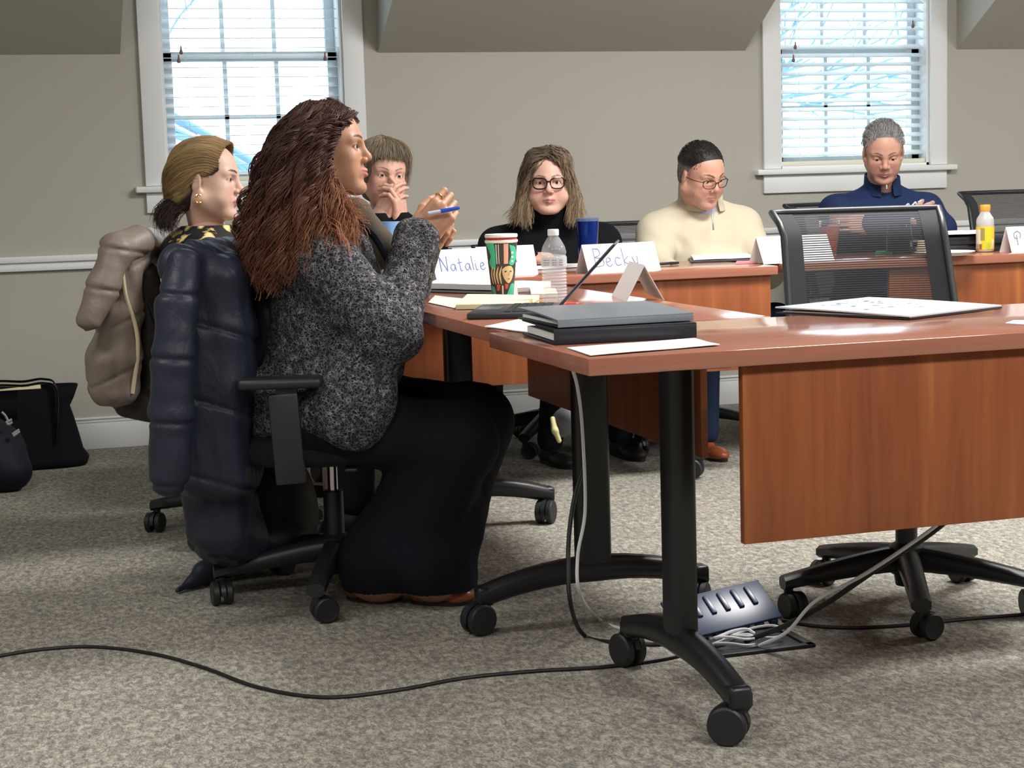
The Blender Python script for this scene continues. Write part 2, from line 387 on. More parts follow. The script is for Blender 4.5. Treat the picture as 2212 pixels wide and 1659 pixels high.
# ---------------------------------------------------------------- office chairs
def mesh_mat():
    t = NT('chair_mesh'); t.b.inputs['Base Color'].default_value = S(46, 48, 52); t.b.inputs['Roughness'].default_value = 0.8
    wv = t.n('ShaderNodeTexWave', Scale=55.0, Distortion=0.0, Detail=0.0); wv.bands_direction = 'Z'; t.l(t.coords(), wv.inputs['Vector'])
    tr = t.n('ShaderNodeBsdfTransparent'); mx = t.n('ShaderNodeMixShader')
    mr = t.n('ShaderNodeMapRange'); mr.inputs['From Min'].default_value = 0.25; mr.inputs['From Max'].default_value = 0.75; mr.inputs['To Min'].default_value = 0.40; mr.inputs['To Max'].default_value = 1.0
    t.l(wv.outputs['Fac'], mr.inputs['Value']); t.l(mr.outputs[0], mx.inputs[0])
    t.l(tr.outputs[0], mx.inputs[1]); t.l(t.b.outputs[0], mx.inputs[2]); t.l(mx.outputs[0], t.out.inputs['Surface']); return t.m
M_MESH = mesh_mat(); M_BORDER = pbr('chair_border_cloth', S(42, 44, 49), 0.85)
BH = [0.43]
def back_surface(u, v, wd=0.44):
    h = BH[0]
    y = u*wd/2*(1-0.06*v) if v < .9 else u*wd/2*(0.944+(v-.9)*0.6)
    x = -0.235-(0.155 if h > 0.34 else 0.085)*v+0.035*u*u-(0.06 if h > 0.34 else 0.0)*max(0, v-0.85)/0.15*max(0, v-0.85)*6
    return np.array([x, y, 0.52+h*v])
def make_chair(label, loc, rz, arms=True, ao=-0.02, group='black mesh office chairs', base_rot=0.0, seat_z=0.43, bh=0.43):
    BH[0] = bh
    t = empty('office_chair', loc, label, 'chair', rz, group)
    # base
    for k in range(5):
        a = base_rot+k*2*PI/5; d = np.array([math.cos(a), math.sin(a), 0]); mb = MB(); V = []; m_ = 8; rs = np.linspace(0.02, 0.315, 9)
        sd = np.array([-d[1], d[0], 0])
        for r_ in rs:
            u = (r_-0.02)/0.295; zt = 0.150-0.052*u**1.3; hh = 0.060-0.028*u; wd = 0.026-0.004*u
            for q in np.arange(m_)*2*PI/m_+PI/8:
                V.append(d*r_+sd*wd*max(-1, min(1, math.cos(q)*1.3))+np.array([0, 0, zt-hh/2+hh/2*max(-1, min(1, math.sin(q)*1.3))]))
        kk = len(rs); mb.faces(V, [[i*m_+j, i*m_+(j+1) % m_, (i+1)*m_+(j+1) % m_, (i+1)*m_+j] for i in range(kk-1) for j in range(m_)]+[list(range(m_)), list(range((kk-1)*m_, kk*m_))], True)
        arm = mb.build('base_arm', M_BLACK, t, autos=50)
        caster_parts(arm, d[0]*0.300, d[1]*0.300, a+rnd.uniform(1.2, 2.2), 0.085, R=0.031)
    mb = MB(); mb.lathe([(0.001, 0.055), (0.026, 0.055), (0.030, 0.08), (0.038, 0.085), (0.042, 0.15), (0.030, 0.158), (0.026, 0.16), (0.026, 0.27), (0.024, 0.272)], n=20); mb.build('hub', M_BLACK, t)
    mb = MB(); mb.lathe([(0.0135, 0.26), (0.0135, 0.36)], n=16); mb.build('gas_cylinder', M_CHROME, t)
    mb = MB(); mb.box((-0.02, 0, 0.365), (0.26, 0.12, 0.05), 0.012); mb.tube([(0.05, -0.05, 0.365), (0.06, -0.20, 0.36)], 0.006, 8); mb.box((0.06, -0.20, 0.36), (0.03, 0.07, 0.008), 0.003); mb.build('tilt_mechanism', M_BLACK, t)
    mb = MB(); n = 36; V = []; ks = [(0.0, 0.90), (0.018, 0.99), (0.045, 1.0), (0.066, 0.965), (0.076, 0.86), (0.079, 0.5)]
    for z, s in ks:
        for q in np.arange(n)*2*PI/n:
            cx_, sy_ = math.cos(q), math.sin(q); x = 0.24*abs(cx_)**0.45*math.copysign(1, cx_)*s; y = 0.245*abs(sy_)**0.45*math.copysign(1, sy_)*s
            V.append((x+0.01, y, seat_z-0.06+z-0.10*max(0, x-0.12)**1.5))
    kk = len(ks); mb.faces(V, [[i*n+j, i*n+(j+1) % n, (i+1)*n+(j+1) % n, (i+1)*n+j] for i in range(kk-1) for j in range(n)]+[list(range(n))[::-1], list(range((kk-1)*n, kk*n))], True)
    mb.build('seat', M_SEAT, t, autos=70)
    # backrest: mesh cloth and frame
    nu, nv = 20, 18; V = [back_surface(-1+2*i/nu, j/nv) for j in range(nv+1) for i in range(nu+1)]
    Fs = [[j*(nu+1)+i, j*(nu+1)+i+1, (j+1)*(nu+1)+i+1, (j+1)*(nu+1)+i] for j in range(nv) for i in range(nu)]
    bk = new_mesh('backrest', V, Fs, M_MESH, t, True)
    mb = MB(); C = [back_surface(-1, v) for v in np.linspace(0, 1, 16)]+[back_surface(u, 1) for u in np.linspace(-1, 1, 14)[1:]]+[back_surface(1, v) for v in np.linspace(1, 0, 16)[1:]]+[back_surface(u, 0) for u in np.linspace(1, -1, 14)[1:-1]]
    C.append(C[0]); C = np.array(C); mb.tube(C, 0.010, 8, caps=False)
    mb.build('back_frame', M_BLACK, bk, autos=0)
    for s in (-1, 1):                                   # solid cloth border
        mb = MB(); V = [back_surface(s*(1-0.24*i/3), j/nv)+np.array([0.002, 0, 0]) for j in range(nv+1) for i in range(4)]
        mb.faces(V, [[j*4+i, j*4+i+1, (j+1)*4+i+1, (j+1)*4+i] for j in range(nv) for i in range(3)], True)
        mb.build('mesh_border', M_BORDER, bk, autos=0)
    mb = MB(); mb.tube(spline([(-0.06, 0, 0.36), (-0.22, 0, 0.37), (-0.285, 0, 0.45), (-0.30, 0, 0.62)], 16), np.linspace(0.026, 0.018, 16), 10); mb.build('back_support', M_BLACK, t)
    if arms:
        for s in (-1, 1):
            mb = MB(); y = s*0.310
            mb.box((ao, y, 0.455), (0.072, 0.028, 0.22), 0.006, rot('Y', -0.05)); mb.box((ao, s*0.20, 0.362), (0.06, 0.17, 0.016), 0.004)
            mb.box((ao+0.004, y, 0.565), (0.052, 0.020, 0.07), 0.004)
            ar = mb.build('armrest', M_BLACK, t)
            mb = MB(); mb.box((ao-0.01, y-s*0.008, 0.590), (0.20, 0.085, 0.026), 0.011, seg=3); mb.build('arm_pad', M_BLACK, ar)
    return t
CH_SPK = (0.79, 4.268)
make_chair('black office chair with grey armrest under the speaking woman, navy coat over its back', (CH_SPK[0], CH_SPK[1], 0), math.radians(-14), base_rot=math.radians(192), ao=-0.085, bh=0.31)
make_chair('empty black mesh chair seen over the front right table', (2.05, 3.56, 0), math.radians(-90-12), arms=False, base_rot=math.radians(30+102), seat_z=0.43)
make_chair('black office chair under the blonde woman, taupe coat over its back', (0.70, 5.20, 0), math.radians(-8), arms=False, base_rot=math.radians(165), bh=0.29)
make_chair('black office chair behind the woman resting her chin on her hands', (1.45, 6.16, 0), math.radians(-95), arms=False, base_rot=0.3, bh=0.28)
make_chair('black office chair behind the woman in black glasses', (2.06, 6.38, 0), math.radians(-93), arms=False, base_rot=0.7, bh=0.28)
make_chair('black office chair behind the man in the cream sweater', (2.60, 6.38, 0), math.radians(-90), arms=False, base_rot=1.0, bh=0.35)
make_chair('black office chair behind the man in the navy pullover', (3.63, 6.52, 0), math.radians(-84), arms=False, base_rot=0.1, bh=0.40)
make_chair('empty black office chair against the wall at the right edge, behind the juice bottle', (4.36, 6.36, 0), math.radians(-96), arms=False, base_rot=0.5)
# ---------------------------------------------------------------- implicit shapes
def e_(c, r, R=None, k=None, op='u'): return dict(t='e', c=np.array(c, float), r=np.array(r, float) if np.ndim(r) else np.full(3, float(r)), R=None if R is None else np.asarray(R, float), k=k, op=op)
def c_(a, b, ra, rb=None, k=None, op='u', fl=None): return dict(t='c', a=np.array(a, float), b=np.array(b, float), ra=ra, rb=ra if rb is None else rb, k=k, op=op, fl=fl)
def b_(c, h, rd=0.01, R=None, k=None, op='u'): return dict(t='b', c=np.array(c, float), h=np.array(h, float), rd=rd, R=None if R is None else np.asarray(R, float), k=k, op=op)
def chain(P, rs, k=None, fl=None): return [c_(P[i], P[i+1], rs[i], rs[i+1], k, fl=fl) for i in range(len(P)-1)]
def pd(q, P):
    if q['t'] == 'e':
        p = P-q['c']
        if q['R'] is not None: p = p @ q['R']
        r = q['r']; k0 = np.sqrt(((p/r)**2).sum(1)); k1 = np.sqrt(((p/(r*r))**2).sum(1))+1e-9
        return k0*(k0-1)/k1
    if q['t'] == 'c':
        ab = q['b']-q['a']; pa = P-q['a']; h = np.clip(pa@ab/(ab@ab+1e-12), 0, 1)
        v = pa-h[:, None]*ab
        if q['fl'] is not None:                       # (direction, factor) squashes the section
            n, s = q['fl']; n = np.asarray(n, float); v = v+np.outer(v@n, n)*(1/s-1)
        return np.sqrt((v*v).sum(1))-(q['ra']+(q['rb']-q['ra'])*h)
    p = P-q['c']
    if q['R'] is not None: p = p @ q['R']
    d = np.abs(p)-(q['h']-q['rd']); return np.sqrt((np.maximum(d, 0)**2).sum(1))+np.minimum(d.max(1), 0)-q['rd']
def sdf(prims, P, k0):
    D = None
    for q in prims:
        d = pd(q, P); k = k0 if q['k'] is None else q['k']
        if D is None: D = d; continue
        if q['op'] == 'u':
            h = np.clip(0.5+0.5*(D-d)/k, 0, 1); D = D*(1-h)+d*h-k*h*(1-h)
        elif q['op'] == 's':
            h = np.clip(0.5-0.5*(D+d)/k, 0, 1); D = D*(1-h)-d*h+k*h*(1-h)
        else:                                          # intersection
            h = np.clip(0.5-0.5*(d-D)/k, 0, 1); D = d*(1-h)+D*h+k*h*(1-h)
    return D
def bounds(prims):
    lo = np.full(3, 1e9); hi = -lo
    for q in prims:
        if q['op'] != 'u': continue
        if q['t'] == 'c': m_ = max(q['ra'], q['rb']); a, b = np.minimum(q['a'], q['b'])-m_, np.maximum(q['a'], q['b'])+m_
        else: m_ = np.linalg.norm(q['h']) if q['t'] == 'b' and q['R'] is not None else (q['h'] if q['t'] == 'b' else (max(q['r']) if q['R'] is not None else q['r'])); a, b = q['c']-m_, q['c']+m_
        lo = np.minimum(lo, a); hi = np.maximum(hi, b)
    return lo, hi
def surf(prims, res, k0=0.02, disp=None, pad=0.02, clip=None):
    """surface nets over the implicit shape; returns vertices and quads"""
    lo, hi = bounds(prims); lo = lo-pad; hi = hi+pad
    if clip: lo = np.maximum(lo, clip[0]); hi = np.minimum(hi, clip[1])
    B = 6; nb = np.ceil((hi-lo)/(res*B)).astype(int)+1; n = nb*B+1
    D = np.full(tuple(n), 1.0, np.float32)
    bc = np.stack(np.meshgrid(*[np.arange(k) for k in nb], indexing='ij'), -1).reshape(-1, 3)
    cen = lo+(bc*B+B/2)*res
    def f(Q):
        d = sdf(prims, Q, k0)+(disp(Q) if disp else 0)
        return np.maximum(d, np.maximum((Q-clip[1]).max(1), (clip[0]-Q).max(1)-2*res)) if clip else d
    dc = f(cen); act = bc[np.abs(dc) < B*res*1.25+0.01]
    sgn = np.where(dc < 0, -1.0, 1.0)
    for b, s in zip(bc[dc < -(B*res*1.25)], range(10**9)): D[b[0]*B:b[0]*B+B+1, b[1]*B:b[1]*B+B+1, b[2]*B:b[2]*B+B+1] = -1
    g = np.stack(np.meshgrid(*[np.arange(B+1)]*3, indexing='ij'), -1).reshape(-1, 3)
    for s in range(0, len(act), 1500):
        a = act[s:s+1500]; idx = (a[:, None]*B+g[None]).reshape(-1, 3)
        D[idx[:, 0], idx[:, 1], idx[:, 2]] = f(lo+idx*res)
    ins = D < 0; c8 = [(i, j, k) for i in (0, 1) for j in (0, 1) for k in (0, 1)]
    nx, ny, nz = D.shape; sh = lambda M, o: M[o[0]:nx-1+o[0], o[1]:ny-1+o[1], o[2]:nz-1+o[2]]
    cnt = sum(sh(ins, o).astype(np.int8) for o in c8); mix = (cnt > 0) & (cnt < 8)
    cell = np.argwhere(mix); vid = np.full(mix.shape, -1, np.int32); vid[mix] = np.arange(len(cell))
    cv = np.stack([D[cell[:, 0]+o[0], cell[:, 1]+o[1], cell[:, 2]+o[2]] for o in c8], 1)
    acc = np.zeros((len(cell), 3)); w_ = np.zeros(len(cell)); c8a = np.array(c8, float)
    for i in range(8):
        for j in range(i+1, 8):
            if abs(c8a[i]-c8a[j]).sum() != 1: continue
            a, b = cv[:, i], cv[:, j]; mk = (a < 0) != (b < 0); t = np.where(mk, a/(a-b+1e-12), 0)
            acc += mk[:, None]*(c8a[i]+t[:, None]*(c8a[j]-c8a[i])); w_ += mk
    V = lo+(cell+acc/w_[:, None])*res; Q = []
    for ax in range(3):
        o = [0, 0, 0]; o[ax] = 1; u, v = [(1, 2), (2, 0), (0, 1)][ax]
        A0 = ins[:nx-1, :ny-1, :nz-1]; A1 = sh(ins, o) if True else 0
        e = np.argwhere(A0 != A1); e = e[(e[:, u] > 0) & (e[:, v] > 0)]
        def at(du, dv):
            q = e.copy(); q[:, u] -= du; q[:, v] -= dv; return vid[q[:, 0], q[:, 1], q[:, 2]]
        q = np.stack([at(1, 1), at(0, 1), at(0, 0), at(1, 0)], 1)
        fl = ~A0[e[:, 0], e[:, 1], e[:, 2]]; q[fl] = q[fl][:, ::-1]; q = q[(q >= 0).all(1)]; Q.append(q)
    return V, np.concatenate(Q)
def fast_mesh(name, V, Q, mat, parent=None, org=(0, 0, 0), col=None, smooth=True):
    me = bpy.data.meshes.new(name); V = np.asarray(V)-np.asarray(org, float)
    me.vertices.add(len(V)); me.vertices.foreach_set('co', V.astype(np.float32).ravel())
    me.loops.add(Q.size); me.loops.foreach_set('vertex_index', Q.astype(np.int32).ravel())
    k = Q.shape[1]; me.polygons.add(len(Q)); me.polygons.foreach_set('loop_start', np.arange(0, Q.size, k, dtype=np.int32))
    me.polygons.foreach_set('use_smooth', np.full(len(Q), smooth)); me.update(calc_edges=True); me.validate()
    if col is not None:
        ca = me.color_attributes.new('Col', 'FLOAT_COLOR', 'POINT'); c4 = np.ones((len(V), 4), np.float32); c4[:, :3] = col
        ca.data.foreach_set('color', c4.ravel())
    o = bpy.data.objects.new(name, me); COL.objects.link(o); me.materials.append(mat)
    if parent is not None: o.parent = parent
    else: o.location = org
    return o
_w = np.random.RandomState(5); _wd = _w.normal(size=(24, 3)); _wd /= np.linalg.norm(_wd, axis=1)[:, None]; _wp = _w.uniform(0, 6.28, 24)
def wav(P, freq, amp, n=8, o=0, sq=(1, 1, 1)):
    s = np.zeros(len(P)); P = P*np.array(sq)
    for i in range(n): s += np.sin(P@_wd[(i+o) % 24]*freq*(1+0.17*i)+_wp[(i+o) % 24]+1.5*np.sin(P@_wd[(i+7+o) % 24]*freq*0.6))
    return amp*s/n**0.5
def folds(P, c, d, n, freq, amp, rad):
    """parallel wrinkles: about c, running along d (crests across n), fading over rad"""
    n = np.asarray(n, float); q = P-np.asarray(c, float); g = np.exp(-(q*q).sum(1)/(rad*rad))
    return amp*g*np.sin(q@n*freq+2.0*np.sin(q@np.asarray(d, float)*freq*0.25))
def xfm(prims, M, s=1.0):
    """moves primitives by 3x3 rotation M[0] and translation M[1]"""
    R, T = M; out = []
    for q in prims:
        q = dict(q)
        if q['t'] == 'c':
            q['a'] = R@(q['a']*s)+T; q['b'] = R@(q['b']*s)+T; q['ra'] *= s; q['rb'] *= s
            if q['fl']: q['fl'] = (R@np.asarray(q['fl'][0], float), q['fl'][1])
        else:
            q['c'] = R@(q['c']*s)+T; q['R'] = R if q['R'] is None else R@q['R']
            if q['t'] == 'e': q['r'] = q['r']*s
            else: q['h'] = q['h']*s; q['rd'] *= s
        if q['k']: q['k'] *= s
        out.append(q)
    return out
def pose(loc, yaw=0, pitch=0, roll=0):
    """yaw turns +y (face) to the given heading; pitch>0 looks up; roll leans"""
    return (rot('Z', math.radians(yaw)) @ rot('X', math.radians(pitch)) @ rot('Y', math.radians(roll)), np.array(loc, float))

# ---------------------------------------------------------------- heads
def head_prims(p):
    """face towards +y, origin between the ears; about 23 cm chin to crown"""
    jw = p.get('jaw', 1.0); fat = p.get('fat', 0.0); ns = p.get('nose', 1.0); sm = p.get('smile', 0.0); op = p.get('eye', 0.0046)
    L = [e_((0, -0.014, 0.038), (0.073, 0.090, 0.078)), e_((0, 0.022, 0.020), (0.062, 0.066, 0.070), k=0.03),
         e_((0, 0.022, -0.040), (0.056*jw+fat*.5, 0.060, 0.066), k=0.03),
         e_((0, 0.070, -0.098), (0.019*jw, 0.017, 0.015), k=0.024)]
    for s in (-1, 1):
        L += [c_((s*(0.055*jw+fat*.6), -0.004, -0.052), (s*0.022*jw, 0.056, -0.092), 0.016+fat*.5, 0.014+fat*.2, k=0.03),
              e_((s*0.036, 0.058, -0.022), (0.022, 0.018, 0.018), k=0.02),
              e_((s*(0.038+fat*.4), 0.052, -0.052), (0.020+fat, 0.018+fat*.6, 0.022), k=0.025),
              c_((s*0.010, 0.0795, 0.020), (s*0.042, 0.066, 0.022), 0.0105, 0.009, k=0.014)]
    L += [e_((s*0.030, 0.088, 0.003), (0.017, 0.013, 0.0105), k=0.011, op='s') for s in (-1, 1)]
    L += [c_((0, 0.0815, 0.014), (0, 0.0975, -0.020), 0.0075, 0.0092, k=0.012), e_((0, 0.0985, -0.0265), (0.0098*ns, 0.0100, 0.0090), k=0.010)]
    for s in (-1, 1):
        L += [e_((s*0.0125*ns, 0.0905, -0.0315), (0.0068, 0.0085, 0.0068), k=0.005)]
    # muzzle, lips, chin crease
    L += [e_((0, 0.070, -0.058), (0.026, 0.019, 0.020), k=0.014)]
    L += [c_((0, 0.0895, -0.0565), (s*0.021, 0.0800, -0.0615+sm*0.005), 0.0050, 0.0030, k=0.004) for s in (-1, 1)]
    L += [c_((0, 0.0885, -0.0672), (s*0.0185, 0.0800, -0.0640+sm*0.004), 0.0056, 0.0030, k=0.004) for s in (-1, 1)]
    L += [c_((0, 0.0955, -0.0620), (s*0.0225, 0.0835, -0.0628+sm*0.006), 0.0013+p.get('mouth', 0), 0.0010, k=0.0022, op='s') for s in (-1, 1)]
    L += [e_((0, 0.088, -0.0790), (0.013, 0.0055, 0.0035), k=0.007, op='s')]
    L += [e_((s*0.0055*ns, 0.0960, -0.0385), (0.0032, 0.0045, 0.0035), k=0.0015, op='s') for s in (-1, 1)]
    # eyelids round each ball, cut by an almond
    for s in (-1, 1):
        L += [e_((s*0.031, 0.0690, 0.0030), (0.0136, 0.0136, 0.0128), k=0.003)]
        L += [e_((s*0.0312, 0.0830, 0.0025-p.get('look', 0)), (0.0142, 0.0105, op), rot('Y', s*0.08), k=0.0012, op='s')]
    # ears
    for s in (-1, 1):
        Re = rot('Z', -s*0.42) @ rot('X', -0.15)
        L += [e_((s*0.0735, -0.010, -0.006), (0.0078, 0.0165, 0.030), Re, k=0.007), e_((s*0.073, -0.002, -0.033), (0.006, 0.008, 0.009), k=0.006),
              e_((s*0.0845, -0.0070, -0.002), (0.0048, 0.0095, 0.0190), Re, k=0.003, op='s')]
    return L
def neck_prims(p):
    r = p.get('neck', 0.050); return [c_((0, -0.022, -0.060), (0, -0.045, -0.165), r, r*1.08, k=0.03)]
def face_color(p, P):
    """skin, lips, brows and lash line as the colours of the face itself; P in head space"""
    sk = np.array(p['skin']); C = np.tile(sk, (len(P), 1)); f = (P[:, 1] > 0.03)
    def mixc(m_, c): 
        m_ = np.clip(m_, 0, 1)[:, None]; return C*(1-m_)+np.array(c)*m_
    ck = np.exp(-(((np.abs(P[:, 0])-0.038)/0.018)**2+((P[:, 2]+0.030)/0.018)**2))*f*p.get('blush', 0.35); C = mixc(ck, p.get('cheek', sk*np.array([1.0, .72, .68])))
    nt_ = np.exp(-(((P[:, 0])/0.012)**2+((P[:, 2]+0.028)/0.012)**2))*f*(P[:, 1] > 0.09)*p.get('blush', 0.35)*0.8; C = mixc(nt_, sk*np.array([1.0, .70, .66]))
    lz = -0.0618+p.get('smile', 0)*0.006*(P[:, 0]/0.022)**2
    lw = np.sqrt(np.maximum(0, 1-(P[:, 0]/0.0245)**2)); d = P[:, 2]-lz; h = np.where(d > 0, 0.0082, 0.0105)*lw+1e-5
    ml = np.clip((1-np.abs(d)/h)*5, 0, 1)*f*(P[:, 1] > 0.074); C = mixc(ml*0.9, p.get('lip', sk*np.array([.85, .5, .5])))
    mo = np.clip((1-np.abs(d)/0.0012)*2, 0, 1)*f*(np.abs(P[:, 0]) < 0.022)*(P[:, 1] > 0.074); C = mixc(mo*0.75, sk*0.18)
    ax = np.abs(P[:, 0]); bz = 0.0235+0.006*np.sin((ax-0.012)/0.036*PI*0.75)-p.get('frown', 0)*(0.03-ax)*0.3
    bw = np.interp(ax, [0.010, 0.014, 0.036, 0.050], [0, 1, 0.7, 0])*p.get('browt', 0.0035)+1e-6
    mb_ = np.clip((1-np.abs(P[:, 2]-bz)/bw)*3, 0, 1)*f*(ax < 0.050)*(ax > 0.010)*(P[:, 1] > 0.045); C = mixc(mb_*p.get('brow', 0.85), p.get('browc', (0.03, 0.02, 0.015)))
    op = p.get('eye', 0.0046); ex = (ax-0.0312)/0.0150; ez = (P[:, 2]-0.0025+p.get('look', 0)); rr = np.sqrt(ex**2+(ez/(op+0.0014))**2)
    la = np.clip(1-np.abs(rr-1.0)/0.22, 0, 1)*(ez > -0.002)*f*(P[:, 1] > 0.06); C = mixc(la*p.get('lash', 0.8), (0.02, 0.012, 0.01))
    la = np.clip(1-np.abs(rr-1.0)/0.16, 0, 1)*(ez <= -0.002)*f*(P[:, 1] > 0.06); C = mixc(la*p.get('lash', 0.8)*0.4, (0.05, 0.03, 0.025))
    st = p.get('stubble', 0)
    if st:
        b = np.clip((-0.035-P[:, 2])/0.015, 0, 1)*np.clip((P[:, 1]+0.01)/0.02, 0, 1)*(1-ml)*(P[:, 2] > -0.125); C = mixc(b*st, sk*np.array([.62, .60, .62]))
    return C
def skin_mat(name):
    t = NT(name); at = t.n('ShaderNodeVertexColor'); at.layer_name = 'Col'
    f = t.noise(t.coords(), 90, 3, 0.6); mp = t.n('ShaderNodeMapRange'); mp.inputs['To Min'].default_value = 0.90; mp.inputs['To Max'].default_value = 1.08; t.l(f, mp.inputs['Value'])
    mu = t.n('ShaderNodeVectorMath', _operation='SCALE'); t.l(at.outputs['Color'], mu.inputs[0]); t.l(mp.outputs[0], mu.inputs['Scale']); t.l(mu.outputs[0], t.b.inputs['Base Color'])
    t.b.inputs['Roughness'].default_value = 0.48; t.b.inputs['Subsurface Weight'].default_value = 0.12; t.b.inputs['Subsurface Scale'].default_value = 0.006
    t.b.inputs['Subsurface Radius'].default_value = (1.0, 0.4, 0.25); t.b.inputs['Specular IOR Level'].default_value = 0.4
    t.bump(t.noise(t.coords(), 420, 2, 0.6), 0.08, 0.001); return t.m
M_SKIN = skin_mat('skin')
M_EYEW = pbr('eye_white', S(232, 226, 222), 0.15); M_PUP = pbr('pupil', (0.004, 0.003, 0.003, 1), 0.08)
def eyes(parent, M, org, iris, look=(0, 0), s_=1.0, only=None):
    """eyeballs with iris and pupil; look = yaw, pitch in degrees"""
    mi = pbr('iris', iris, 0.12)
    for s in (-1, 1):
        c = np.array([s*0.031, 0.0695, 0.0030]); r = 0.0122
        Re = rot('Z', math.radians(look[0])) @ rot('X', math.radians(look[1]))
        def ring(r0, r1, rr):                       # spherical cap band about +y
            return [(rr*math.sin(a), rr*math.cos(a)) for a in np.linspace(r0, r1, 5)]
        for nm, a0, a1, rr, mt in (('eyeball', 0.42, PI, r, M_EYEW), ('iris', 0.16, 0.50, r*1.008, mi), ('pupil', 0.0, 0.19, r*1.012, M_PUP)):
            pr = [(q*math.sin(a), q*math.cos(a)) for a, q in zip(np.linspace(a0, a1, 10), [rr]*10)]
            V, Fs = lathe_geo([(max(x, 1e-5), z) for x, z in pr], 20, True)
            V = V @ rot('X', -PI/2).T; V = (V @ Re.T + c)*s_; V = V @ M[0].T + M[1]
            new_mesh(nm, V, Fs, mt, parent, True, org)
def person(label, hp, M, body, hands=(), res=0.0024, bres=0.006, bk=0.03, skc=None, iris=None, look=(0, 0), hs=1.0, bdisp=None, nk=None):
    """one skin mesh: head on its neck, hands, and the covered body; clothes come as children"""
    hpr = xfm(head_prims(hp), M, hs); nr = hp.get('neck', 0.05); hpr.append(c_(M[0]@np.array([0, -0.022, -0.060])*hs+M[1], np.asarray(nk)-np.array([0, 0, 0.03]), nr*hs, nr*1.05*hs, k=0.03))
    V, Q = surf(hpr, res, 0.02*hs); L = (V-M[1])@M[0]/hs
    C = face_color(hp, L); VV = [V]; QQ = [Q]; CC = [C]; n = len(V)
    for h in hands:
        v, q = surf(h, 0.0021, 0.006); VV.append(v); QQ.append(q+n); n += len(v)
        CC.append(np.tile(np.array(hp['skin'])*np.array(hp.get('handc', (1, 1, 1))), (len(v), 1)))
    v, q = surf(body, bres, bk, disp=lambda P_: 0.015); VV.append(v); QQ.append(q+n); CC.append(np.tile(hp['skin'], (len(v), 1)))
    V = np.concatenate(VV); org = np.array([V[:, 0].mean(), V[:, 1].mean(), 0.0])
    o = fast_mesh('person', V, np.concatenate(QQ), M_SKIN, None, org, np.concatenate(CC)); tag(o, label, 'person')
    eyes(o, M, org, iris or S(60, 38, 24), look, hs)
    return o, org
def hand_prims(side, curls, spread=0.0, thumb=(0.5, 0.3, 0.4), scale=1.0, fin=None):
    """palm in the xy plane, fingers along +y, palm facing -z; side=+1 thumb towards +x.
    curls: per finger (index..little) 3 joint bends in radians, toward -z"""
    L = [b_((0, 0.045, 0), (0.039, 0.046, 0.0125), 0.012), e_((side*0.028, 0.022, -0.008), (0.016, 0.026, 0.012), k=0.01), e_((-side*0.026, 0.022, -0.006), (0.014, 0.028, 0.011), k=0.01),
         c_((0, -0.035, 0), (0, 0.012, 0), 0.0245, 0.0265, k=0.02, fl=((0, 0, 1), 0.72))]
    fx = [0.030, 0.0105, -0.0095, -0.029]; ln = [(0.042, 0.026, 0.020), (0.046, 0.030, 0.021), (0.043, 0.028, 0.020), (0.034, 0.021, 0.018)]; rr = [0.0088, 0.0090, 0.0085, 0.0076]
    by = [0.086, 0.090, 0.087, 0.079]
    for i in range(4):
        sp = spread*(1.5-i)*side; d = np.array([math.sin(sp), math.cos(sp), 0]); p = np.array([side*fx[i], by[i], 0.001]); a = 0.0
        L.append(c_((side*fx[i]*0.9, 0.050, 0.002), p, 0.0095, rr[i]*1.08, k=0.008))
        for j in range(3):
            a += curls[i][j]; q = p+ln[i][j]*np.array([d[0]*math.cos(a), d[1]*math.cos(a), -math.sin(a)])
            L.append(c_(p, q, rr[i]*(1.04-0.07*j), rr[i]*(0.97-0.09*j), k=0.0022)); p = q
    t0 = np.array([side*0.030, 0.020, -0.006]); out, fw, bend = thumb
    d1 = np.array([side*math.sin(out), math.cos(out), -fw]); d1 /= np.linalg.norm(d1); t1 = t0+d1*0.042
    d2 = d1+np.array([-side*bend*0.7, 0.1, -bend*0.4]); d2 /= np.linalg.norm(d2); t2 = t1+d2*0.032
    d3 = d2+np.array([-side*bend*0.6, 0, -bend*0.3]); d3 /= np.linalg.norm(d3); t3 = t2+d3*0.022
    L += [c_(t0, t1, 0.0145, 0.0108, k=0.010), c_(t1, t2, 0.0106, 0.0096, k=0.003), c_(t2, t3, 0.0098, 0.0078, k=0.002)]
    return xfm(L, (np.eye(3), np.zeros(3)), scale)
def basis(y, z):
    """rotation whose +y is along y and whose +z is near z"""
    y = np.asarray(y, float); y = y/np.linalg.norm(y); z = np.asarray(z, float); x = np.cross(y, z); x /= np.linalg.norm(x); return np.stack([x, y, np.cross(x, y)], 1)

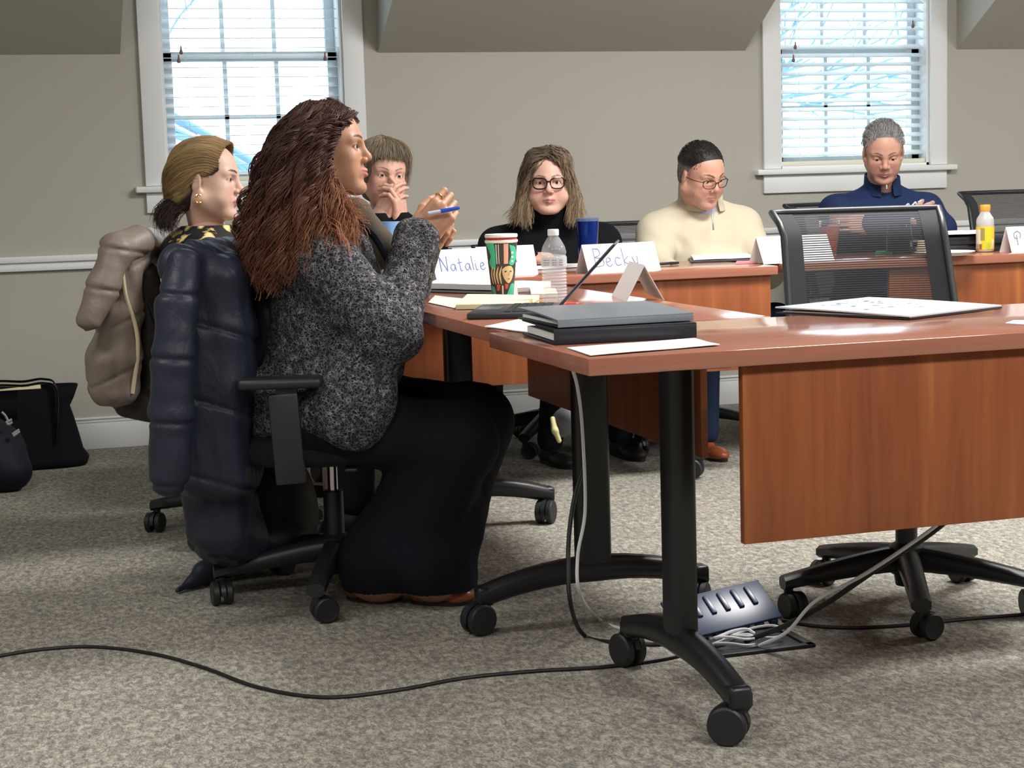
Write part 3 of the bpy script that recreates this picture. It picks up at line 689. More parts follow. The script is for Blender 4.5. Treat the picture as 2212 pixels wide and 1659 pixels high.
# ---------------------------------------------------------------- hair
def hair_mat(name, c0, c1, rough=0.42):
    t = NT(name); at = t.n('ShaderNodeVertexColor'); at.layer_name = 'Col'
    t.l(at.outputs['Color'], t.b.inputs['Base Color']); t.b.inputs['Roughness'].default_value = rough; t.b.inputs['Specular IOR Level'].default_value = 0.35
    t.bump(t.noise(t.coords(), 500, 3, 0.7), 0.35, 0.001); return t.m
M_HAIR = hair_mat('hair', 0, 0, 0.58)
def strand_mesh(paths, cols, radii, sides=3, fl=None):
    VV = []; QQ = []; CC = []; n = 0
    for P, c, r in zip(paths, cols, radii):
        k = len(P); T, U, W = frames(P); a = np.arange(sides)*2*PI/sides; rr = np.asarray(r)*np.ones(k)
        V = (P[:, None]+rr[:, None, None]*(np.cos(a)[None, :, None]*U[:, None]+np.sin(a)[None, :, None]*W[:, None])).reshape(-1, 3)
        i = np.arange(k-1)[:, None]*sides; j = np.arange(sides)[None]; j2 = (j+1) % sides
        Q = np.stack([i+j, i+j2, i+sides+j2, i+sides+j], -1).reshape(-1, 4)
        VV.append(V); QQ.append(Q+n); n += len(V); CC.append(np.repeat(np.asarray(c)*np.ones((k, 3)), sides, 0))
    return np.concatenate(VV), np.concatenate(QQ), np.concatenate(CC)
def lock_set(guides, n, seed, jit=0.006, npt=26, curl=0.0, turns=6, r=0.0016, cfun=None, tip=0.25, lenj=0.15, up=0.0, clump=1):
    """guides: list of polylines root..tip; each lock blends two neighbouring guides"""
    rs = np.random.RandomState(seed); Gs = [spline(g, npt) for g in guides]; P = []; Cc = []; Rr = []
    for q in range(n):
        if q % clump == 0: i = rs.randint(0, len(Gs)-1) if len(Gs) > 1 else 0; t = rs.rand(); cp = (rs.normal(size=3)*jit, rs.normal(size=3)*jit*1.6, rs.uniform(0, 6.28), rs.uniform(0.7, 1.3), rs.uniform(0.6, 1.4), rs.uniform(0.75, 1.3))
        g = Gs[i]*(1-t)+(Gs[i+1] if len(Gs) > 1 else Gs[i])*t
        m_ = max(8, int(npt*(1-lenj*rs.rand()))); g = g[:m_]; u = np.linspace(0, 1, m_)
        o1 = rs.normal(size=3)*jit; o2 = rs.normal(size=3)*jit*1.6
        if clump > 1: o1 = cp[0]+o1*0.25; o2 = cp[1]+o2*0.25
        g = g+o1*(1-u)[:, None]+o2*u[:, None]
        if curl > 0:
            T, U, W = frames(g); ph = rs.uniform(0, 6.28) if clump == 1 else cp[2]+rs.normal()*0.5; tn = turns*(rs.uniform(0.7, 1.3) if clump == 1 else cp[3]); am = curl*(rs.uniform(0.5, 1.3) if clump == 1 else cp[4])*np.minimum(1, u*4)
            g = g+am[:, None]*(np.cos(ph+u*tn*6.28)[:, None]*U+np.sin(ph+u*tn*6.28)[:, None]*W)
        P.append(g); rad = r*rs.uniform(0.6, 1.3)*(1-(1-tip)*u**2.5); Rr.append(rad)
        Cc.append(np.array([cfun(x, y, rs) for x, y in ((uu, g[k_]) for k_, uu in enumerate(u))]) if cfun else 0.1)
    return P, Cc, Rr
# ---------------------------------------------------------------- clothing helpers
def knit(name, col, scale=700, st=0.25, rough=0.9, spec=0.15):
    return pbr(name, col, rough, spec=spec, bump=(scale, st, 0.002))
M_TROUS = knit('black_trouser_cloth', S(28, 31, 39)); M_SHOE = pbr('brown_leather', S(150, 78, 48), 0.3); M_SOLE = pbr('dark_sole', S(30, 24, 22), 0.6)
M_BLKKNIT = knit('black_knit', S(16, 17, 22), 500, 0.3)
def boucle():
    t = NT('boucle_wool'); v = t.coords()
    n1 = t.n('ShaderNodeTexNoise', Scale=55.0, Detail=2.0); t.l(v, n1.inputs['Vector'])
    ad = t.n('ShaderNodeVectorMath', _operation='MULTIPLY_ADD'); ad.inputs[1].default_value = (0.030, 0.030, 0.030); t.l(n1.outputs['Color'], ad.inputs[0]); t.l(v, ad.inputs[2])
    vo = t.n('ShaderNodeTexVoronoi', _feature='DISTANCE_TO_EDGE', Scale=125.0); t.l(ad.outputs[0], vo.inputs['Vector'])
    nz = t.noise(v, 60, 3, 0.6); 
    mm = t.n('ShaderNodeMath', _operation='MULTIPLY_ADD'); mm.inputs[1].default_value = 0.45; t.l(nz, mm.inputs[0]); t.l(vo.outputs['Distance'], mm.inputs[2])
    t.l(t.ramp(mm.outputs[0], [(0.18, S(150, 149, 150)), (0.27, S(100, 99, 103)), (0.36, S(60, 59, 65)), (0.50, S(36, 36, 42))]), t.b.inputs['Base Color'])
    t.b.inputs['Roughness'].default_value = 0.95; t.b.inputs['Specular IOR Level'].default_value = 0.1
    iv = t.n('ShaderNodeMath', _operation='SUBTRACT'); iv.inputs[0].default_value = 1.0; t.l(mm.outputs[0], iv.inputs[1]); t.bump(iv.outputs[0], 0.7, 0.006); return t.m
M_BOUCLE = boucle()
def V3(*a): return np.array(a, float)
def shoe(name, toe, heel, mat, parent, org, w=0.040, h=0.055):
    toe = V3(*toe); heel = V3(*heel); d = toe-heel; L = np.linalg.norm(d); d /= L; sd = np.array([-d[1], d[0], 0]); R = np.stack([sd, d, V3(0, 0, 1)], 1)
    P = [e_((0, L*0.72, 0.022), (w, L*0.30, 0.028)), e_((0, L*0.22, 0.032), (w*0.82, L*0.26, 0.040), k=0.03), c_((0, L*0.25, 0.045), (0, L*0.22, h+0.035), w*0.75, w*0.7, k=0.02)]
    P = xfm(P, (R, heel)); V, Q = surf(P, 0.005, 0.02, clip=(np.array([-1e3, -1e3, 0.008]), np.array([1e3]*3))); V[:, 2] = np.maximum(V[:, 2], 0.010)
    o = fast_mesh(name, V, Q, mat, parent, org)
    n = 24; mb = MB(); pl = []
    for a in np.arange(n)*2*PI/n: pl.append((w*0.98*math.sin(a)*(1.0 if math.cos(a) > 0 else 0.84), L/2+L*0.52*math.cos(a)))
    V = [heel+R@V3(x, y, 0) for x, y in pl]; V = [(v[0], v[1], z) for z in (0.001, 0.014) for v in V]
    mb.faces(V, [list(range(n)), list(range(n, 2*n))]+[[i, (i+1) % n, n+(i+1) % n, n+i] for i in range(n)], False); mb.build('sole', M_SOLE, o, org)
def leg_prims(hip, knee, ank, r0=0.095, r1=0.070, r2=0.055):
    return [c_(hip, knee, r0, r1), c_(knee, ank, r1*0.98, r2)]
def cloth(name, prims, mat, parent, org, res=0.006, k=0.03, disp=None, clip=None):
    V, Q = surf(prims, res, k, disp, clip=clip); return fast_mesh(name, V, Q, mat, parent, org)

# ================================================================ the speaking woman
def speaker():
    f = V3(math.cos(math.radians(-2)), math.sin(math.radians(-2)), 0); l = V3(-f[1], f[0], 0)
    sh = A(680, 545, 4.05); shf = sh+0.33*l+f*0.02; el = A(842, 712, 3.96); wr = A(900, 520, 4.08)
    elf = el+0.44*l+f*0.10; wrf = A(915, 528, 4.24)
    ch = A(700, 610, 4.21); be = A(722, 765, 4.22); hi = A(672, 880, 4.21); nk = A(668, 470, 4.19)
    R = np.stack([f, l, V3(0, 0, 1)], 1)
    top = [e_(ch, (0.135, 0.185, 0.17), R), e_(A(680, 530, 4.2), (0.105, 0.175, 0.075), R, k=0.05), e_(be, (0.172, 0.195, 0.17), R, k=0.06), e_(hi, (0.165, 0.205, 0.10), R, k=0.05),
           c_(sh, el, 0.076, 0.070, k=0.035), c_(el, wr, 0.068, 0.046, k=0.02), c_(shf, elf, 0.074, 0.068, k=0.035), c_(elf, wrf, 0.064, 0.044, k=0.02),
           e_(A(775, 858, 3.985), (0.090, 0.055, 0.118), R@rot('Y', 0.25), k=0.05), e_(A(735, 690, 4.10), (0.11, 0.09, 0.11), R, k=0.05), e_(A(556, 880, 4.18), (0.035, 0.05, 0.085), R, k=0.04)]
    hipn = A(668, 905, 4.115); hipf = hipn+0.24*l; kn = A(1000, 955, 4.02); knf = A(1030, 905, 4.30)
    fn = G(812, 1300); ff = G(955, 1300); an = fn+V3(0, 0, 0.09); af = ff+V3(0, 0, 0.09)
    low = [c_(hipn, kn, 0.104, 0.090), c_(hipf, knf, 0.112, 0.088), c_(kn, fn+V3(0.0, 0, 0.10), 0.092, 0.095, k=0.03), c_(knf, ff+V3(-0.02, 0, 0.10), 0.092, 0.095, k=0.03), e_(A(655, 890, 4.23), (0.14, 0.175, 0.09), R, k=0.04),
           e_(fn+V3(0.02, 0.0, 0.05), (0.085, 0.075, 0.06), k=0.05), e_(ff+V3(0.0, 0.0, 0.05), (0.082, 0.075, 0.06), k=0.05), c_(A(930, 1010, 4.1), A(900, 1180, 4.08), 0.10, 0.10, k=0.06)]
    hp = dict(skin=(0.50, 0.265, 0.165), cheek=(0.56, 0.24, 0.15), lip=(0.50, 0.17, 0.15), smile=0.9, blush=0.3, browc=(0.04, 0.02, 0.012), browt=0.0050, brow=1.0, neck=0.046, jaw=0.95, eye=0.0058, nose=1.08, lash=1.0)
    M = pose(A(706, 328, 4.18), -108, 5, 0)
    wd = A(950, 463, 4.07)-wr; Rn = basis(wd, V3(0.10, -1, 0.35)); Rf = basis(A(965, 470, 4.17)-wrf, V3(0.2, 1, 0.45))
    cu = [(0.55, 0.95, 0.5), (0.75, 1.15, 0.6), (0.85, 1.2, 0.6), (0.95, 1.25, 0.6)]
    hn = xfm(hand_prims(-1, cu, thumb=(0.35, 0.5, 0.5)), (Rn, wr+wd*0.20)); hf = xfm(hand_prims(1, cu, thumb=(0.35, 0.5, 0.5)), (Rf, wrf))
    body = top+low
    o, org = person('woman with long curly auburn hair speaking, in a grey wool jacket and wide black trousers', hp, M, body, (hn, hf), 0.0019, 0.008, iris=S(48, 28, 16), look=(-15, 2), hs=1.0, nk=nk)
    # jacket
    fr = A(885, 800, 4.1)
    def dj(P):
        d = wav(P, 16, 0.0045)+wav(P, 42, 0.0018, 6, 3)
        d += folds(P, el, V3(0, 1, 0), wr-el+V3(0.1, 0, 0.1), 160, 0.006, 0.09)+folds(P, A(800, 690, 4.0), V3(0, 1, 0.2), V3(0.8, 0, -0.6), 90, 0.005, 0.12)
        return d-0.006
    cut = [b_(A(905, 905, 4.2)+V3(0.10, 0, 0.02), (0.15, 0.35, 0.28), 0.05, rot('Y', 0.18), k=0.02, op='s')]
    hem = [b_(A(610, 1035, 4.21)+V3(0, 0, -0.02), (0.16, 0.4, 0.10), 0.06, k=0.02, op='s')]
    j = cloth('jacket', top[:11]+cut+hem, M_BOUCLE, o, org, 0.0048, 0.03, dj)
    # collar and lapel
    mb = MB(); lp = spline([A(672, 470, 4.03), A(745, 470, 4.04), A(800, 500, 4.06), A(838, 560, 4.07), A(862, 610, 4.09)], 20)
    mb.tube(lp, np.linspace(0.020, 0.012, 20), 10, flat=0.6); mb.build('lapel', knit('dark_lapel', S(36, 36, 42)), j, org)
    V, Q = surf([c_(A(700, 480, 4.1), A(770, 462, 4.12), 0.05, 0.035), c_(A(770, 462, 4.12), A(820, 540, 4.18), 0.035, 0.05)], 0.006, 0.02); fast_mesh('scarf', V, Q, knit('olive_scarf', S(96, 88, 76), 300, 0.5), o, org)
    # trousers, shoes
    dt = lambda P: wav(P, 14, 0.005, o=5)+wav(P*np.array([1, 1, 0.35]), 55, 0.0018, 6, 2)-0.002
    cloth('trousers', low, M_TROUS, o, org, 0.007, 0.035, dt, clip=(V3(-9, -9, 0.036), V3(9, 9, 9)))
    shoe('shoe', G(1022, 1303), G(890, 1302), M_SHOE, o, org, 0.042); shoe('shoe', G(868, 1296), G(752, 1293), M_SHOE, o, org, 0.040)
    # hair: a dark mass, then curly locks
    hm = [e_(A(668, 300, 4.19), (0.077, 0.086, 0.082)), c_(A(648, 340, 4.19), A(604, 480, 4.19), 0.078, 0.068, k=0.04), c_(A(600, 480, 4.19), A(592, 590, 4.16), 0.075, 0.04, k=0.03), c_(A(655, 400, 4.10), A(660, 480, 4.08), 0.06, 0.045, k=0.03),
          e_((M[0]@V3(0, 0.075, -0.01))+M[1], (0.085, 0.070, 0.11), M[0], k=0.01, op='s')]
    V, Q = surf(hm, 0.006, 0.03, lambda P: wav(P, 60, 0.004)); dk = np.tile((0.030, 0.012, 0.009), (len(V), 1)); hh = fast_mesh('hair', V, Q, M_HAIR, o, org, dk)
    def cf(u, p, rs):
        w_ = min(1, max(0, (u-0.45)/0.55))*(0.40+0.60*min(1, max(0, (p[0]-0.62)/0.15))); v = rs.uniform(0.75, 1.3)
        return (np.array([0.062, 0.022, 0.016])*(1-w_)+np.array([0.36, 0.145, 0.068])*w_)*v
    gd = lambda L: [A(*q) for q in L]
    near = [[(752, 252, 4.15), (716, 290, 4.10), (700, 352, 4.07), (716, 420, 4.05), (790, 476, 4.06)], [(736, 246, 4.13), (696, 300, 4.08), (686, 390, 4.05), (725, 460, 4.02), (765, 545, 4.0)],
            [(715, 240, 4.12), (675, 310, 4.07), (668, 410, 4.03), (682, 490, 4.0), (722, 560, 3.985)], [(695, 238, 4.12), (645, 310, 4.07), (630, 420, 4.03), (628, 520, 4.0), (640, 590, 4.0)],
            [(680, 236, 4.13), (618, 315, 4.08), (592, 430, 4.05), (588, 540, 4.03), (600, 628, 4.03)], [(672, 238, 4.16), (600, 320, 4.12), (563, 440, 4.09), (556, 550, 4.08), (578, 640, 4.08)],
            [(668, 242, 4.2), (594, 325, 4.17), (550, 440, 4.15), (540, 520, 4.14), (556, 600, 4.14)], [(668, 246, 4.24), (597, 330, 4.22), (552, 440, 4.22), (536, 500, 4.22), (548, 570, 4.22)], [(680, 246, 4.27), (620, 330, 4.30), (580, 430, 4.32), (590, 520, 4.32)]]
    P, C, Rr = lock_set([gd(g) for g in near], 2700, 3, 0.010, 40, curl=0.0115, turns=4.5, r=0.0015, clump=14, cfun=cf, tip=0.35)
    tops = [[(765, 262, 4.17), (735, 238, 4.17), (700, 232, 4.17), (672, 250, 4.17)], [(768, 262, 4.20), (738, 232, 4.20), (700, 226, 4.20), (668, 246, 4.20)], [(752, 268, 4.12), (720, 256, 4.11), (690, 256, 4.10), (660, 280, 4.11)], [(722, 228, 4.16), (668, 232, 4.15), (612, 278, 4.15), (574, 350, 4.15), (560, 400, 4.15)], [(722, 228, 4.20), (662, 228, 4.20), (602, 276, 4.20), (566, 345, 4.20), (552, 400, 4.20)], [(715, 232, 4.24), (660, 234, 4.25), (606, 282, 4.25), (568, 350, 4.25), (552, 400, 4.25)]]
    p2, c2, r2 = lock_set([gd(g) for g in tops], 1100, 8, 0.004, 24, curl=0.004, turns=3, r=0.0014, cfun=lambda u, p, rs: np.array([0.055, 0.02, 0.014])*rs.uniform(.7, 1.4))
    knot = [[(690, 250, 4.18), (690, 228, 4.18), (712, 222, 4.18), (728, 238, 4.18), (715, 248, 4.17)], [(712, 246, 4.2), (700, 230, 4.2), (722, 224, 4.2), (740, 236, 4.2), (728, 250, 4.2)]]
    p3, c3, r3 = lock_set([gd(g) for g in knot], 220, 9, 0.004, 22, curl=0.005, turns=3, r=0.0013, cfun=lambda u, p, rs: np.array([0.08, 0.03, 0.02])*rs.uniform(.6, 1.5))
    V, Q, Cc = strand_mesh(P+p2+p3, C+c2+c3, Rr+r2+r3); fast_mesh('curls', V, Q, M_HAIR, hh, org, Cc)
    # teeth, ring
    tz = [e_((0, 0.0865, -0.0608), (0.013, 0.004, 0.0030))]
    V, Q = surf(xfm(tz, M), 0.0012, 0.005); fast_mesh('teeth', V, Q, M_EYEW, o, org)
    mb = MB(); fd_ = np.array([0, math.cos(0.55), -math.sin(0.55)]); rc = np.array([-0.030, 0.086, 0.001])+fd_*0.018; e2 = np.array([0, math.sin(0.55), math.cos(0.55)])
    mb.tube([Rn@(rc+0.0098*(math.cos(t)*np.array([1.0, 0, 0])+math.sin(t)*e2))+wr+wd*0.20 for t in np.linspace(0, 2*PI, 20)], 0.0016, 6); mb.build('ring', pbr('gold', S(212, 170, 90), 0.25, 1.0), o, org)
    # pen held in the hands
    pa, pb = A(925, 461, 4.035), A(993, 449, 4.02); d = (pb-pa)
    pen = MB(); pen.tube([pa, pa+d*0.42], 0.0042, 12); po = pen.build('pen', pbr('clear_pen_barrel', S(205, 215, 235), 0.15), None, tuple(pa))
    tag(po, 'blue ballpoint pen held in the speaking woman\'s hands', 'pen')
    pen = MB(); pen.tube([pa+d*0.40, pa+d*0.44, pa+d*0.9, pa+d], [0.0052, 0.0055, 0.0048, 0.0032], 12); cp = pen.build('cap', pbr('blue_cap', S(38, 82, 200), 0.3), po, tuple(pa))
speaker()

# ================================================================ generic seated lower body
def seated(o, org, hip, yaw, mat, spread=0.10, thigh=0.42, fx=0.0, r=0.085, shoes=M_SOLE, seatz=0.50, foot_fwd=0.0, res=0.010):
    f = V3(-math.sin(math.radians(yaw)), math.cos(math.radians(yaw)), 0); l = V3(f[1], -f[0], 0); L = [e_(V3(hip[0], hip[1], seatz+0.03), (0.16, 0.14, 0.11))]; ft = []
    for s in (-1, 1):
        h = V3(hip[0], hip[1], seatz)+l*s*0.09; k = h+f*thigh+l*s*spread*0.6+V3(0, 0, 0.0); a = V3(k[0], k[1], 0.09)+f*foot_fwd
        L += [c_(h, k, r, r*0.75), c_(k, a, r*0.74, r*0.58)]; ft.append(a)
    cloth('trousers', L, mat, o, org, res, 0.03)
    for a in ft: shoe('shoe', (a[0]+f[0]*0.17, a[1]+f[1]*0.17, 0), (a[0]-f[0]*0.07, a[1]-f[1]*0.07, 0), shoes, o, org)
    return L
def torso_top(nk, hip, w, dpt, fd, arms, r=(0.062, 0.050, 0.040), belly=1.0):
    """nk neck base, hip point, w half shoulder width, fd facing; arms = [(elbow, wrist), (elbow, wrist)] viewer's left first"""
    nk = V3(*nk); hip = V3(*hip); f = V3(fd[0], fd[1], 0); f /= np.linalg.norm(f); l = V3(-f[1], f[0], 0)
    R = np.stack([l, f, V3(0, 0, 1)], 1); up = nk-hip; H = up[2]
    L = [e_(hip+up*0.66, (w*0.84, dpt, H*0.30), R), e_(hip+up*0.38, (w*0.84*belly, dpt*1.08*belly, H*0.34), R, k=0.06), e_(hip+up*0.08, (w*0.88*belly, dpt*1.1, H*0.22), R, k=0.05), c_(nk+V3(0, 0, 0.0), nk-V3(0, 0, 0.08), 0.060, 0.085, k=0.05)]
    rt = V3(f[1], -f[0], 0)                        # the person's right
    for s, (e, wr_) in zip((1, -1), arms):
        s_ = nk+rt*s*(w-0.050)-V3(0, 0, 0.105); L += [c_(nk+rt*s*0.045-V3(0, 0, 0.035), s_, 0.045, r[0]*0.92, k=0.05), c_(s_, e, r[0], r[1], k=0.03), c_(e, wr_, r[1], r[2], k=0.02)]
    return L

# ================================================================ the blonde woman
def blonde():
    M = pose(A(447, 390, 5.0), -113, -2, 0); f = V3(math.cos(math.radians(-8)), math.sin(math.radians(-8)), 0)
    nk = A(448, 482, 5.04); hip = V3(0.60, 5.16, 0.47)
    arms = [(A(392, 640, 4.86), A(560, 690, 4.9)), (A(560, 620, 5.28), A(640, 660, 5.2))]
    top = torso_top(nk, hip, 0.205, 0.12, f, arms)
    top.insert(4, e_(A(436, 545, 5.04), (0.122, 0.185, 0.080), k=0.05))
    hp = dict(skin=(0.68, 0.44, 0.35), lip=(0.45, 0.13, 0.13), blush=0.4, browc=(0.06, 0.03, 0.02), browt=0.0048, brow=1.0, eye=0.0045, lash=0.8, neck=0.048, jaw=1.05, fat=0.006)
    hd = [xfm(hand_prims(-1, [(0.3, 0.4, 0.2)]*4), (basis((1, 0.1, -0.1), (0, 0, 1)), arms[0][1]))]
    low = [c_(hip+V3(0, -0.09, 0.02), V3(1.02, 5.08, 0.50), 0.095, 0.075), c_(hip+V3(0, 0.09, 0.02), V3(1.02, 5.26, 0.50), 0.095, 0.075)]
    o, org = person('blonde woman with a low dark ponytail in a black floral top, listening in profile', hp, M, top, hd, 0.0026, 0.008, iris=S(70, 60, 50), look=(-14, 0), nk=nk)
    t = NT('floral_cloth'); v = t.coords((1, 1, 1)); vo = t.n('ShaderNodeTexVoronoi', Scale=20.0, Randomness=1.0); n1 = t.n('ShaderNodeTexNoise', Scale=30.0, Detail=3.0); t.l(v, n1.inputs['Vector'])
    ad = t.n('ShaderNodeVectorMath', _operation='MULTIPLY_ADD'); ad.inputs[1].default_value = (0.06, 0.06, 0.06); t.l(n1.outputs['Color'], ad.inputs[0]); t.l(v, ad.inputs[2]); t.l(ad.outputs[0], vo.inputs['Vector'])
    t.l(t.ramp(vo.outputs['Distance'], [(0.0, S(245, 228, 180)), (0.30, S(226, 200, 130)), (0.42, S(150, 126, 72)), (0.46, S(14, 14, 20))]), t.b.inputs['Base Color']); t.b.inputs['Roughness'].default_value = 0.7
    jag = cloth('blouse', top, t.m, o, org, 0.006, 0.03, lambda P: wav(P, 20, 0.004)-0.003, clip=(V3(-9, -9, 0.40), V3(9, 9, nk[2]-0.006)))
    cloth('trousers', low+[c_(V3(1.02, 5.08, 0.50), V3(1.0, 5.02, 0.1), 0.072, 0.055), c_(V3(1.02, 5.26, 0.50), V3(1.04, 5.24, 0.1), 0.072, 0.055), e_(hip, (0.17, 0.17, 0.10))], M_TROUS, o, org, 0.010)
    shoe('boot', (1.16, 5.0, 0), (0.95, 5.02, 0), M_SOLE, o, org); shoe('boot', (1.20, 5.24, 0), (0.99, 5.24, 0), M_SOLE, o, org)
    # hair
    hc = [e_((0, -0.022, 0.038), (0.083, 0.096, 0.088)), e_((0, -0.05, -0.02), (0.070, 0.062, 0.075), k=0.02), e_((0, -0.105, -0.045), (0.026, 0.026, 0.026), k=0.02),
          e_((0, 0.075, -0.03), (0.095, 0.085, 0.092), rot('X', -0.45), k=0.006, op='s')] + [e_((s*0.078, -0.004, -0.022), (0.03, 0.028, 0.036), k=0.006, op='s') for s in (-1, 1)]
    V, Q = surf(xfm(hc, M), 0.004, 0.03); Lc = (V-M[1])@M[0]
    w_ = np.clip((Lc[:, 2]-(0.030+(Lc[:, 1]-0.05)*0.85))/0.015, 0, 1)[:, None]; st = 0.8
    C = (np.array([0.03, 0.018, 0.014])*(1-w_)+np.array([0.36, 0.24, 0.115])*w_)*st
    h = fast_mesh('hair', V, Q, M_HAIR, o, org, C)
    def W(L): return [M[0]@V3(*q)+M[1] for q in L]
    cap = []
    for a in np.linspace(-1.35, 1.35, 9):
        sx_, cx_ = math.sin(a), math.cos(a)
        cap.append(W([(0.076*sx_*0.9, 0.050+0.022*cx_, 0.052+0.058*cx_), (0.086*sx_, 0.01, 0.062+0.066*cx_), (0.086*sx_, -0.055, 0.045+0.068*cx_), (0.070*sx_, -0.105, 0.02+0.03*cx_), (0.015*sx_, -0.125, -0.045)]))
    for s in (-1, 1):
        sd_ = [W([(s*0.064, 0.052, 0.030), (s*0.080, 0.012, 0.038), (s*0.083, -0.05, 0.020), (s*0.05, -0.105, -0.02), (s*0.010, -0.128, -0.045)]), W([(s*0.070, 0.035, 0.018), (s*0.081, -0.002, 0.026), (s*0.079, -0.05, -0.01), (s*0.05, -0.10, -0.035), (s*0.010, -0.128, -0.050)]), W([(s*0.074, -0.03, 0.0), (s*0.072, -0.045, -0.03), (s*0.058, -0.07, -0.045), (s*0.03, -0.105, -0.05), (s*0.008, -0.128, -0.052)])]
        cap = sd_[::-1]+cap if s < 0 else cap+sd_
    def cb(u, p, rs): 
        q = (p-M[1])@M[0]; w_ = min(1, max(0, (q[2]-(0.030+(q[1]-0.05)*0.85))/0.015)); return (np.array([0.035, 0.02, 0.015])*(1-w_)+np.array([0.42, 0.285, 0.14])*w_)*rs.uniform(0.7, 1.25)
    P, C1, R1 = lock_set(cap, 2200, 4, 0.0016, 20, r=0.0008, cfun=cb)
    pt = [[A(398, 428, 5.02), A(365, 432, 5.03), A(340, 455, 5.03), A(338, 485, 5.02)], [A(400, 436, 5.0), A(372, 448, 5.0), A(352, 475, 4.99), A(356, 505, 4.98)], [A(405, 440, 4.98), A(385, 460, 4.97), A(376, 480, 4.96), A(382, 500, 4.96)]]
    P2, C2, R2 = lock_set(pt, 500, 6, 0.006, 24, curl=0.004, turns=1.5, r=0.0010, cfun=lambda u, p, rs: np.array([0.045, 0.026, 0.020])*rs.uniform(0.6, 1.5))
    V, Q, Cc = strand_mesh(P+P2, C1+C2, R1+R2); fast_mesh('ponytail', V, Q, M_HAIR, h, org, Cc)
    mb = MB(); a = np.linspace(0.2, 2*PI-0.2, 18); c = M[0]@V3(0.080, -0.002, -0.052)+M[1]; mb.tube([c+V3(0.009*math.sin(t), 0, 0.013*math.cos(t)) for t in a], 0.0022, 6); mb.build('earring', pbr('gold_hoop', S(230, 190, 110), 0.2, 1.0), o, org)
blonde()

# ================================================================ woman with her hands at her mouth
def pondering():
    M = pose(A(831, 380, 5.92), 183, -3, -5); nk = A(838, 470, 6.0); hip = V3(1.42, 6.06, 0.47); f = V3(0.1, -1, 0)
    wl, wr = A(820, 478, 5.78), A(868, 482, 5.76); arms = [(A(800, 580, 5.80), wl), (A(905, 575, 5.78), wr)]
    top = torso_top(nk, hip, 0.20, 0.12, f, arms)
    hp = dict(skin=(0.62, 0.36, 0.28), cheek=(0.62, 0.28, 0.22), blush=0.6, browc=(0.12, 0.08, 0.06), eye=0.0036, frown=0.3, neck=0.048, jaw=0.98)
    h1 = xfm(hand_prims(-1, [(0.35, 0.55, 0.3), (0.35, 0.6, 0.3), (0.4, 0.6, 0.3), (0.5, 0.6, 0.3)], thumb=(0.3, 0.6, 0.3), scale=0.97), (basis(A(852, 408, 5.76)-wl, V3(-0.75, -0.75, 0.25)), wl))
    h2 = xfm(hand_prims(1, [(0.3, 0.2, 0.1), (0.5, 0.7, 0.4), (0.5, 0.8, 0.4), (0.6, 0.8, 0.4)], thumb=(0.3, 0.6, 0.3), scale=0.97), (basis(A(857, 410, 5.76)-wr, V3(0.75, -0.7, 0.25)), wr))
    o, org = person('woman with short grey-brown hair in black resting her mouth on clasped hands', hp, M, top, (h1, h2), 0.0028, 0.009, iris=S(60, 55, 50), look=(-3, 0), nk=nk)
    cloth('sweater', top, M_BLKKNIT, o, org, 0.006, 0.03, lambda P: wav(P, 18, 0.004)-0.004, clip=(V3(-9, -9, 0.40), V3(9, 9, nk[2]+0.02)))
    seated(o, org, hip, 185, M_TROUS)
    sn = cloth('sneaker', [e_(A(1217, 912, 5.32), (0.040, 0.085, 0.044), rot('X', -0.5), k=0.02), c_(A(1224, 900, 5.36), A(1232, 872, 5.42), 0.032, 0.030)], knit('grey_sneaker', S(96, 98, 104), 400, 0.3), o, org, 0.005, 0.02)
    cloth('sole', [c_(A(1194, 905, 5.30), A(1199, 930, 5.27), 0.009, 0.010), c_(A(1199, 930, 5.27), A(1208, 952, 5.27), 0.010, 0.008)], pbr('pale_sole', S(200, 194, 140), 0.6), sn, org, 0.003, 0.01)
    hc = [e_((0, -0.020, 0.040), (0.090, 0.102, 0.092)), e_((0, -0.045, -0.03), (0.082, 0.072, 0.075), k=0.03), e_((0, 0.095, -0.050), (0.066, 0.080, 0.088), k=0.010, op='s'), e_((0, 0.10, -0.02), (0.05, 0.07, 0.045), k=0.01, op='s')]
    V, Q = surf(xfm(hc, M), 0.004, 0.03, lambda P: wav(P, 70, 0.002)); h = fast_mesh('hair', V, Q, M_HAIR, o, org, np.tile((0.13, 0.095, 0.065), (len(V), 1)))
    gs = []
    for a in np.linspace(-2.3, 2.3, 12):
        s_, c_s = math.sin(a), math.cos(a); lo_ = 0.055 if abs(a) < 0.7 else -0.055
        gs.append([M[0]@V3(*q)+M[1] for q in [(0.01, -0.02, 0.134), (0.060*s_, -0.02+0.065*c_s, 0.118), (0.090*s_, -0.02+0.105*c_s, 0.07), (0.086*s_, -0.018+(0.112 if abs(a) < .7 else 0.095)*c_s, lo_)]])
    P, C, R_ = lock_set(gs, 1600, 12, 0.0035, 16, curl=0.0015, turns=1, r=0.0010, lenj=0.3, cfun=lambda u, p, rs: np.array([0.30, 0.235, 0.165])*rs.uniform(0.5, 1.35)*(1.1-0.3*u))
    V, Q, Cc = strand_mesh(P, C, R_); fast_mesh('locks', V, Q, M_HAIR, h, org, Cc)
pondering()

